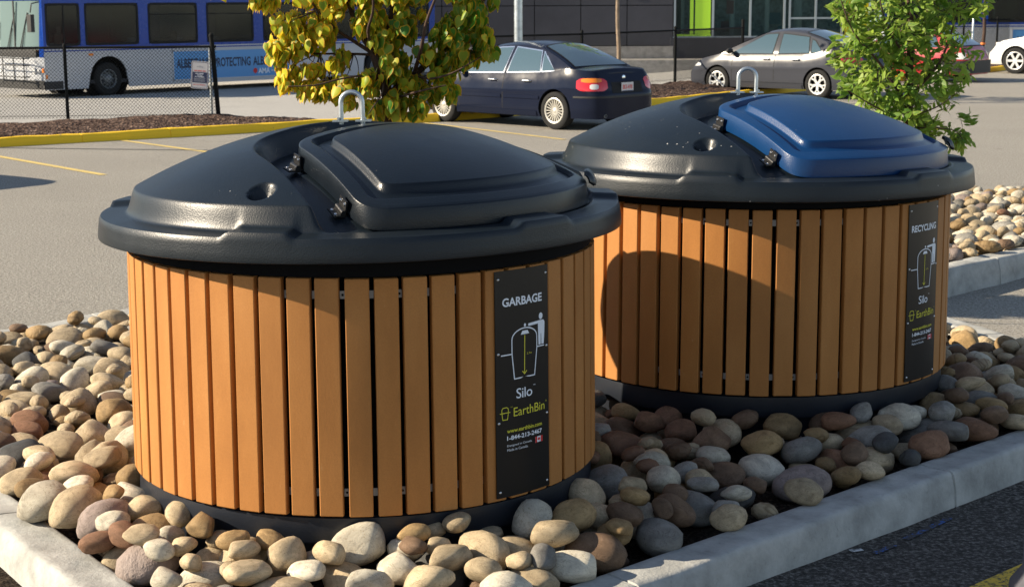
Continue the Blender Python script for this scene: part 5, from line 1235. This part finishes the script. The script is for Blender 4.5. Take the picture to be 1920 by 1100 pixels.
def make_bus(label, corner, z):
    o_ = Vector((corner[0], corner[1], z)) - b_l * BW / 2; bus = thing('city_bus', label, 'bus', o_, math.atan2(b_h.y, b_h.x), 'city buses on the road')
    hw = BW / 2; X = lambda s_: -s_
    sh = MB(); bl = MB(); segs = [0] + [v for w in WIN for v in w] + [BL]
    wheels = (2.15, 12.9)
    def lower(mb, y0, y1, z0, z1):
        # side panel from sill to belt with wheel-arch openings
        for sd in (1,):
            pts = []; xs_ = list(np.linspace(0, BL, 200)); low = []
            for s_ in xs_:
                zz = z0
                for wx in wheels:
                    d = abs(s_ - wx)
                    if d < .66: zz = max(zz, .50 + math.sqrt(max(0, .66 ** 2 - d ** 2)) * 1.0)
                low.append(zz)
            n = len(xs_); vs = [(X(s_), y1, zz) for s_, zz in zip(xs_, low)] + [(X(s_), y1, z1) for s_ in xs_] + [(X(s_), y0, zz) for s_, zz in zip(xs_, low)] + [(X(s_), y0, z1) for s_ in xs_]
            mb.add(vs, [(i, i + 1, n + i + 1, n + i) for i in range(n - 1)] + [(2 * n + i, 3 * n + i, 3 * n + i + 1, 2 * n + i + 1) for i in range(n - 1)] + [(i, 2 * n + i, 2 * n + i + 1, i + 1) for i in range(n - 1)])
    lower(sh, hw - .05, hw, SK, BELT); lower(sh, -hw, -hw + .05, SK, BELT)
    sh.box((X(BL), 0, (SK + BELT) / 2 + .05), (.05, BW, BELT - SK), mi=0)
    sh.build('lower_body', M['bus_white'], bus)
    for sd in (1, -1):
        y = sd * (hw - .028)
        bl.box((X(BL / 2), y, (BELT + WB) / 2 + .001), (BL, .056, WB - BELT - .002)); bl.box((X(BL / 2), y, (WT + BH - .12) / 2), (BL, .056, BH - .12 - WT))
        for a, b in zip(segs[0::2], segs[1::2]):
            if b - a > .02: bl.box((X((a + b) / 2), y, (WB + WT) / 2), (b - a, .056, WT - WB - .003))
    bl.box((X(BL), 0, (BELT + BH) / 2), (.06, BW - .12, BH - BELT - .2)); bl.build('upper_body', M['bus_blue'], bus, bevel=0)
    rf = MB(); rf.grid(lambda u, v: (X(-.02 + (BL + .04) * u), (hw + .003) * math.cos(PI * v), BH - .13 + .16 * math.sin(PI * v) ** .5), 6, 20); rf.build('roof', M['bus_blue'], bus)
    st = MB(); st.box((X(BL / 2), hw + .004, BELT - .015), (BL, .006, .035)); st.box((X(BL / 2), -hw - .004, BELT - .015), (BL, .006, .035)); st.build('white_stripe', M['bus_white'], bus)
    st = MB(); st.box((X(BL / 2), hw + .003, BELT - .055), (BL, .005, .035)); st.build('blue_stripe', M['bus_blue'], bus)
    for sd in (1, -1):
        for k, (a, b) in enumerate(WIN):
            w_ = b - a; fr = MB(); q = rrect(w_ + .02, WT - WB + .02, .13, 4); qi = rrect(w_ - .13, WT - WB - .12, .09, 4); n = len(q); cx, cz = X((a + b) / 2), (WB + WT) / 2
            V_ = [(cx + p[0], sd * (hw + .006), cz + p[1]) for p in q] + [(cx + p[0], sd * (hw + .006), cz + p[1]) for p in qi]; fr.add(V_, [(i, (i + 1) % n, n + (i + 1) % n, n + i) for i in range(n)])
            if k == 0: fr.box((cx - .02, sd * (hw + .004), cz), (.035, .008, WT - WB - .08))
            elif k != 1: fr.box((cx, sd * (hw + .004), WT - .34), (w_ - .1, .008, .035)); 
            f_ = fr.build('window', M['seam'], bus, smooth=False)
            g_ = MB(); g_.box((cx, sd * (hw - .006), cz), (w_ - .04, .006, WT - WB - .04)); g_.build('pane', M['bus_glass'], f_, smooth=False)
    # floor, ceiling, underside, far bulkhead
    fl = MB(); fl.box((X(BL / 2), 0, .42), (BL - .2, BW - .14, .10)); fl.box((X(BL / 2), 0, 2.86), (BL - .3, BW - .14, .04)); fl.box((X(3.05), -.62, 1.5), (.05, 1.2, 2.2)); fl.box((X(3.3), .55, 2.25), (.05, 1.4, 1.1)); fl.build('interior', M['bus_in'], bus)
    un = MB(); un.box((X(7.6), 0, .36), (8.4, BW - .16, .24)); un.box((X(14.6), 0, .36), (1.9, BW - .16, .24)); un.build('underside', M['under'], bus)
    for k in range(7):
        s_ = 4.3 + k * 1.45
        for y in (.72, -.72): se = MB(); se.box((X(s_), y, .95), (.44, .92, .10)); se.box((X(s_ + .22), y, 1.28), (.08, .92, .68)); se.build('seat', M['bus_seat'], bus, bevel=.03)
    se = MB(); se.box((X(.72), .62, .98), (.48, .50, .12)); se.box((X(.97), .62, 1.42), (.11, .50, .80)); se.box((X(.97), .62, 1.92), (.10, .28, .22)); se.build('driver_seat', M['bus_in'], bus, bevel=.04)
    # nose: blue pillars, windscreen, white mask, bumper, rack
    ns = MB(); NX = .16
    def nose(u, v, z0, z1, off=0.0): y = hw * (1 - 2 * u); bow = NX * (1 - (2 * u - 1) ** 4); z = z0 + (z1 - z0) * v; lean = -.10 * max(0, (z - 1.3) / 1.7); return (bow + lean + off, y * (1 - .0), z)
    ns.grid(lambda u, v: nose(u, v, .50, 1.18), 24, 8); ns.build('front_mask', M['bus_white'], bus)
    ns = MB(); ns.grid(lambda u, v: nose(u, v, 2.80, BH - .05), 24, 4); ns.grid(lambda u, v: nose(.0 + .055 * u, v, 1.18, 2.80, .01), 4, 8); ns.grid(lambda u, v: nose(.945 + .055 * u, v, 1.18, 2.80, .01), 4, 8); ns.build('front_frame', M['bus_blue'], bus)
    ns = MB(); ns.grid(lambda u, v: nose(.05 + .90 * u, v, 1.40, 2.78), 24, 8); ns.build('windscreen', M['wind_glass'], bus)
    ns = MB(); ns.grid(lambda u, v: nose(.10 + .80 * u, v, 1.17, 1.41, .012), 24, 4); ns.box((.15, 0, 2.1), (.03, .05, 1.38)); ns.build('cowl', M['black_plastic'], bus)
    ns = MB(); ns.grid(lambda u, v: nose(u, v, .26, .52, .06), 24, 4); ns.box((-.28, hw - .02, .37), (.62, .06, .24)); ns.box((-.28, -hw + .02, .37), (.62, .06, .24)); ns.build('bumper', M['black_plastic'], bus, bevel=.02)
    for y in (.92, -.92): hl = MB(); hl.lathe([(0, .03), (.07, .025), (.085, 0)], 20, Matrix.Translation((.13, y, .78)) @ Matrix.Rotation(PI / 2, 4, 'Y')); hl.lathe([(0, .03), (.05, .025), (.06, 0)], 20, Matrix.Translation((.08, y * 1.18, .78)) @ Matrix.Rotation(PI / 2, 4, 'Y')); hl.build('headlight', M['lamp_clear'], bus)
    am = MB(); am.box((.03, hw - .05, .80), (.04, .10, .12)); am.box((X(1.55), hw + .012, 1.22), (.16, .02, .07)); am.box((X(.05), hw + .012, .62), (.06, .02, .12)); am.build('marker_lamp', M['lamp_amber'], bus, bevel=.008)
    rk = MB()
    for z in (.62, .95, 1.15): rk.tube([(.22, .85, z), (.42, .85, z), (.42, -.85, z), (.22, -.85, z)], .018, 8)
    for y in (.85, .3, -.3, -.85): rk.tube([(.40, y, .50), (.42, y, 1.18)], .016, 8)
    rk.build('bike_rack', M['black_metal'], bus)
    wp = MB()
    for y in (.35, -.35): wp.tube([(.20, y, 1.42), (.13, y + .15, 2.0), (.10, y + .32, 2.45)], .014, 6); wp.tube([(.20, y + .08, 1.42), (.13, y + .2, 2.0)], .009, 6)
    wp.build('wiper', M['black_metal'], bus)
    for sd in (1, -1): mr = MB(); mr.tube([(.05, sd * (hw - .05), 2.75), (.35, sd * (hw + .05), 2.70), (.40, sd * (hw + .05), 2.45)], .02, 8); mr.box((.40, sd * (hw + .05), 2.15), (.12, .22, .50)); mr.build('mirror', M['black_plastic'], bus, bevel=.03)
    # advert
    ad = MB(); ad.box((X(6.74), hw + .004, .805), (4.55, .006, .87)); a_ = ad.build('advert_panel', M['ad_blue'], bus, smooth=False)
    F_ = lambda off: (lambda u, v: (X(u), hw + off, v)); 
    def T(mb, s_, s0, s1, z, h, bold=.02, off=.010): put_text(mb, s_, lambda u, v: (-u, hw + off, v), (s0 + s1) / 2, z, s1 - s0, h, bold=bold)
    for wd_, s0, s1 in (('ALBERTANS', 4.56, 5.82), ('PROTECTING', 5.98, 7.42), ('ALBERTANS', 7.52, 8.86)):
        tx = MB(); T(tx, wd_, s0, s1, .86, .29, .03); tx.build('advert_word', M['ad_dark'], a_, smooth=False)
    tx = MB(); T(tx, 'AMA', 7.72, 8.20, .54, .17, .03); T(tx, 'Insurance', 8.26, 8.78, .54, .07); tx.build('white_lettering', M['ink_white'], a_, smooth=False)
    rg = MB(); rg.lathe([(.0, .002), (.085, .002)], 20, Matrix.Translation((X(7.60), hw + .012, .55)) @ Matrix.Rotation(-PI / 2, 4, 'X')); rg.build('red_roundel', M['ink_red'], a_, smooth=False)
    fm = MB()
    for (s_, z, w_, h_) in ((6.74, 1.25, 4.65, .04), (6.74, .36, 4.65, .04), (4.44, .805, .05, .93), (9.04, .805, .05, .93)): fm.box((X(s_), hw + .008, z), (w_, .014, h_))
    fm.build('advert_frame', M['bus_white'], a_, smooth=False)
    for wx in wheels:
        for sd in (1, -1):
            ty = MB(); R_ = .485; w = .14; rr = .29; ty.lathe([(rr, -w), (R_ - .05, -w), (R_, -w + .05), (R_, w - .05), (R_ - .05, w), (rr + .02, w + .004), (rr, w - .01), (rr - .01, -w)], 48)
            t_ = ty.build('wheel', M['tyre'], bus); t_.location = (X(wx), sd * (hw - .18), R_); t_.rotation_euler = (-PI / 2 if sd == 1 else PI / 2, 0, 0)
            rim = MB(); ro = rr; rim.lathe([(ro, w - .01), (ro - .02, w + .002), (ro - .04, w - .02), (ro - .06, w - .09), (.15, w - .05), (.13, w - .005), (.09, w + .02), (0, w + .03)], 40)
            for k in range(10): a = 2 * PI * k / 10; rim.lathe([(0, .03), (.015, .03), (.018, 0)], 8, Matrix.Translation((.17 * math.cos(a), .17 * math.sin(a), w - .05))); rim.lathe([(0, .004), (.028, .004)], 10, Matrix.Translation((.215 * math.cos(a + .31), .215 * math.sin(a + .31), w - .062)), mi=1)
            rim.build('rim', [M['rim_steel'], M['hole']], t_)
            ar = MB(); ar.lathe([(.655, -.34), (.655, .035), (.0, .035)] if 0 else [(.66, -.34), (.66, .045)], 40, Matrix.Translation((X(wx), sd * (hw - .06), .50)) @ Matrix.Rotation(PI / 2 * -sd, 4, 'X')); ar.lathe([(.655, -.34), (0, -.34)], 40, Matrix.Translation((X(wx), sd * (hw - .06), .50)) @ Matrix.Rotation(PI / 2 * -sd, 4, 'X')); ar.build('wheel_arch', M['under'], bus)
    return bus
busA = make_bus('blue and white city bus driving left behind the chain link fence', (-13.41, 47.2), -.60)
busB = copy_tree(busA); bus_yaw = math.radians(-158)
busB.location = (12.9, 58.25, -.17); busB.rotation_euler = (0, 0, PI); busB['label'] = 'second blue and white city bus, far off behind the white car'
inv = busA.rotation_euler.z
def in_bus(s_, y, z): return Vector(busA.location) + b_h * (-s_) + b_l * y + Vector((0, 0, z))
skin = mat('skin', (.38, .21, .14), .6); J, E_ = seated(.30)
person('person', 'bus driver in grey shirt and dark glasses sitting at the wheel', in_bus(.66, .62, 1.0), inv, J, E_, mat('grey_shirt', (.10, .11, .13), .9), mat('dark_trousers', (.03, .03, .04), .9), skin, mat('grey_hair', (.18, .16, .14), .9))
J, E_ = seated(.05)
person('person', 'passenger in dark clothes seated in the third side window of the bus', in_bus(4.98, .72, .98), inv, J, E_, mat('dark_coat', (.02, .02, .025), .9), mat('dark_jeans', (.02, .02, .03), .9), mat('skin_dark', (.12, .07, .05), .6), mat('black_hair', (.01, .01, .01), .8))
person('person', 'passenger in a brown coat seated in the fifth side window of the bus', in_bus(9.2, .72, .98), inv, J, E_, mat('brown_coat', (.08, .05, .04), .9), mat('dark_jeans', (.02, .02, .03), .9), mat('skin_mid', (.25, .15, .10), .6), mat('brown_hair', (.04, .025, .015), .8))

# ------------------------------------------------------------------ building across the road
bld = thing('station_building', 'dark panelled building with a glazed entrance and coloured panels across the road', 'building', (6.11, 62.0, -.13))
M['cladding'] = mat('dark_cladding', (.040, .040, .050), .6); t = NT(M['cladding']); a = t.noise(.6, 4, .6, t.world()); t.col(t.ramp(a.outputs[0], [(.35, (.034, .034, .043)), (.65, (.050, .050, .062))]))
M['joint'] = mat('panel_joint', (.008, .008, .01), .8)
mb = MB(); X0 = -32.0; W_ = 1.74
cols = int(-X0 / W_) + 1; zr = [.55, 2.05, 3.55, 5.05, 6.55, 8.05]
for k in range(cols):
    for z0, z1 in zip(zr[:-1], zr[1:]): mb.box((-W_ * k - W_ / 2, .06, (z0 + z1) / 2), (W_ - .03, .10, z1 - z0 - .03))
mb.build('wall_cladding', M['cladding'], bld, smooth=False)
mb = MB(); mb.box((X0 / 2, .60, 3.9), (-X0 + .1, .96, 8.4)); mb.box((0.0, 4.2, 3.9), (.6, 8, 8.4)); mb.build('wall', M['joint'], bld, smooth=False)
mb = MB(); mb.box((X0 / 2, .0, .26), (-X0, .16, .55)); mb.build('plinth', M['plinth'], bld, smooth=False)
mb = MB(); mb.box((9.5, .10, .42), (19.2, .30, .84)); mb.build('dado', M['cladding'], bld, smooth=False)
# glazed part
fr = MB(); gl = MB()
xs_m = [.0, 1.44, 1.56, 2.9, 4.15, 4.34, 5.3, 5.46, 6.3, 6.46, 7.9, 9.3, 10.7, 12.1, 13.5, 15, 16.5, 18]
M['mullion'] = mat('aluminium_mullion', (.40, .45, .48), .4, .6)
for x in (.06, 1.50, 2.9, 4.18, 4.38, 5.36, 6.36, 7.95, 9.3, 10.7, 12.1, 13.5, 15, 16.5, 18): fr.box((x, .10, 3.4), (.075, .14, 5.4))
for z in (.86, 2.7, 4.4): fr.box((9, .10, z), (18, .12, .07))
fr.box((5.36, .09, 1.55), (2.0, .10, .07)); fr.build('window', M['mullion'], bld, smooth=False)
gl.box((9, .13, 3.4), (18, .02, 5.2)); gl.build('pane', M['shop_glass'], bld, smooth=False)
M['lime'] = mat('lime_panel', (.50, .85, .04), .35); M['amber_panel'] = mat('amber_panel', (.85, .66, .02), .25); M['lime_pale'] = mat('pale_lime', (.55, .75, .15), .4)
mb = MB(); mb.box((.70, .105, 3.2), (.13, .03, 4.7)); mb.box((1.12, .105, 3.2), (.58, .03, 4.7)); mb.box((.78, .10, .92), (1.3, .03, .10)); mb.build('lime_panel', M['lime'], bld, smooth=False, bevel=0)
mb = MB(); mb.box((7.12, .105, 3.1), (1.30, .03, 4.4)); mb.build('amber_panel', M['amber_panel'], bld, smooth=False)
M['int_wall'] = m_concrete('interior_wall', (.62, .68, .62), .35); mb = MB(); mb.box((9, 2.4, 2.2), (18.0, .2, 6)); mb.box((9, 1.4, .5), (17.9, 1.8, .2)); mb.build('interior_wall', M['int_wall'], bld, smooth=False)
M['int_col'] = mat('interior_column', (.80, .84, .80), .6)
for i, (x, y, r) in enumerate(((.35, 1.2, .12), (2.3, 1.6, .10), (3.6, 1.2, .09), (4.75, 1.0, .16), (8.1, 1.2, .16), (10.1, 2, .14), (12.6, 1.5, .14))):
    q = MB(); q.lathe([(r, .5), (r, 6)], 16); o = q.build('column', M['int_col'], bld); o.location = (x, y * .45, 0)
RB = random.Random(2); cc = [mat('int_red', (.35, .12, .12), .7), mat('int_teal', (.10, .28, .32), .7), mat('int_white', (.6, .62, .6), .7), mat('int_tan', (.4, .33, .22), .7)]
for i in range(26): q = MB(); x = RB.uniform(1.7, 16); q.box((x, RB.uniform(.6, 2.1), RB.uniform(.9, 3.2)), (RB.uniform(.12, .6), .05, RB.uniform(.2, 1.0))); q.build('display_board', cc[i % 4], bld, smooth=False)
mb = MB(); mb.box((-16, 4, 8.2), (32.5, 9, .5)); mb.build('roof', M['cladding'], bld, smooth=False)
mb = MB(); mb.box((-1.46, -.012, 2.55), (.24, .02, .36)); s_ = mb.build('wall_notice', M['ink_white'], bld, smooth=False)
mb = MB(); mb.lathe([(.0, .002), (.05, .002)], 16, Matrix.Translation((-1.46, -.024, 2.62)) @ Matrix.Rotation(PI / 2, 4, 'X')); mb.box((-1.46, -.024, 2.45), (.17, .004, .05)); mb.build('notice_print', M['ink_red'], s_, smooth=False)
# low sidewalk in front of the building
mb = MB(); mb.box((3, 60.95, -.30), (60, 1.7, .50)); tag(mb.build('sidewalk', M['plinth']), kind='structure')

# added unseen block beyond the left edge: it darkens the horizon the cars mirror
mb = MB(); mb.box((-95, 20, 4.5), (14, 150, 11)); mb.box((-88.1, 20, 4.2), (.3, 150, .4)); tag(mb.build('horizon_block', M['cladding'], smooth=False), 'added unseen dark block far left, darkening the horizon the cars mirror', 'building')
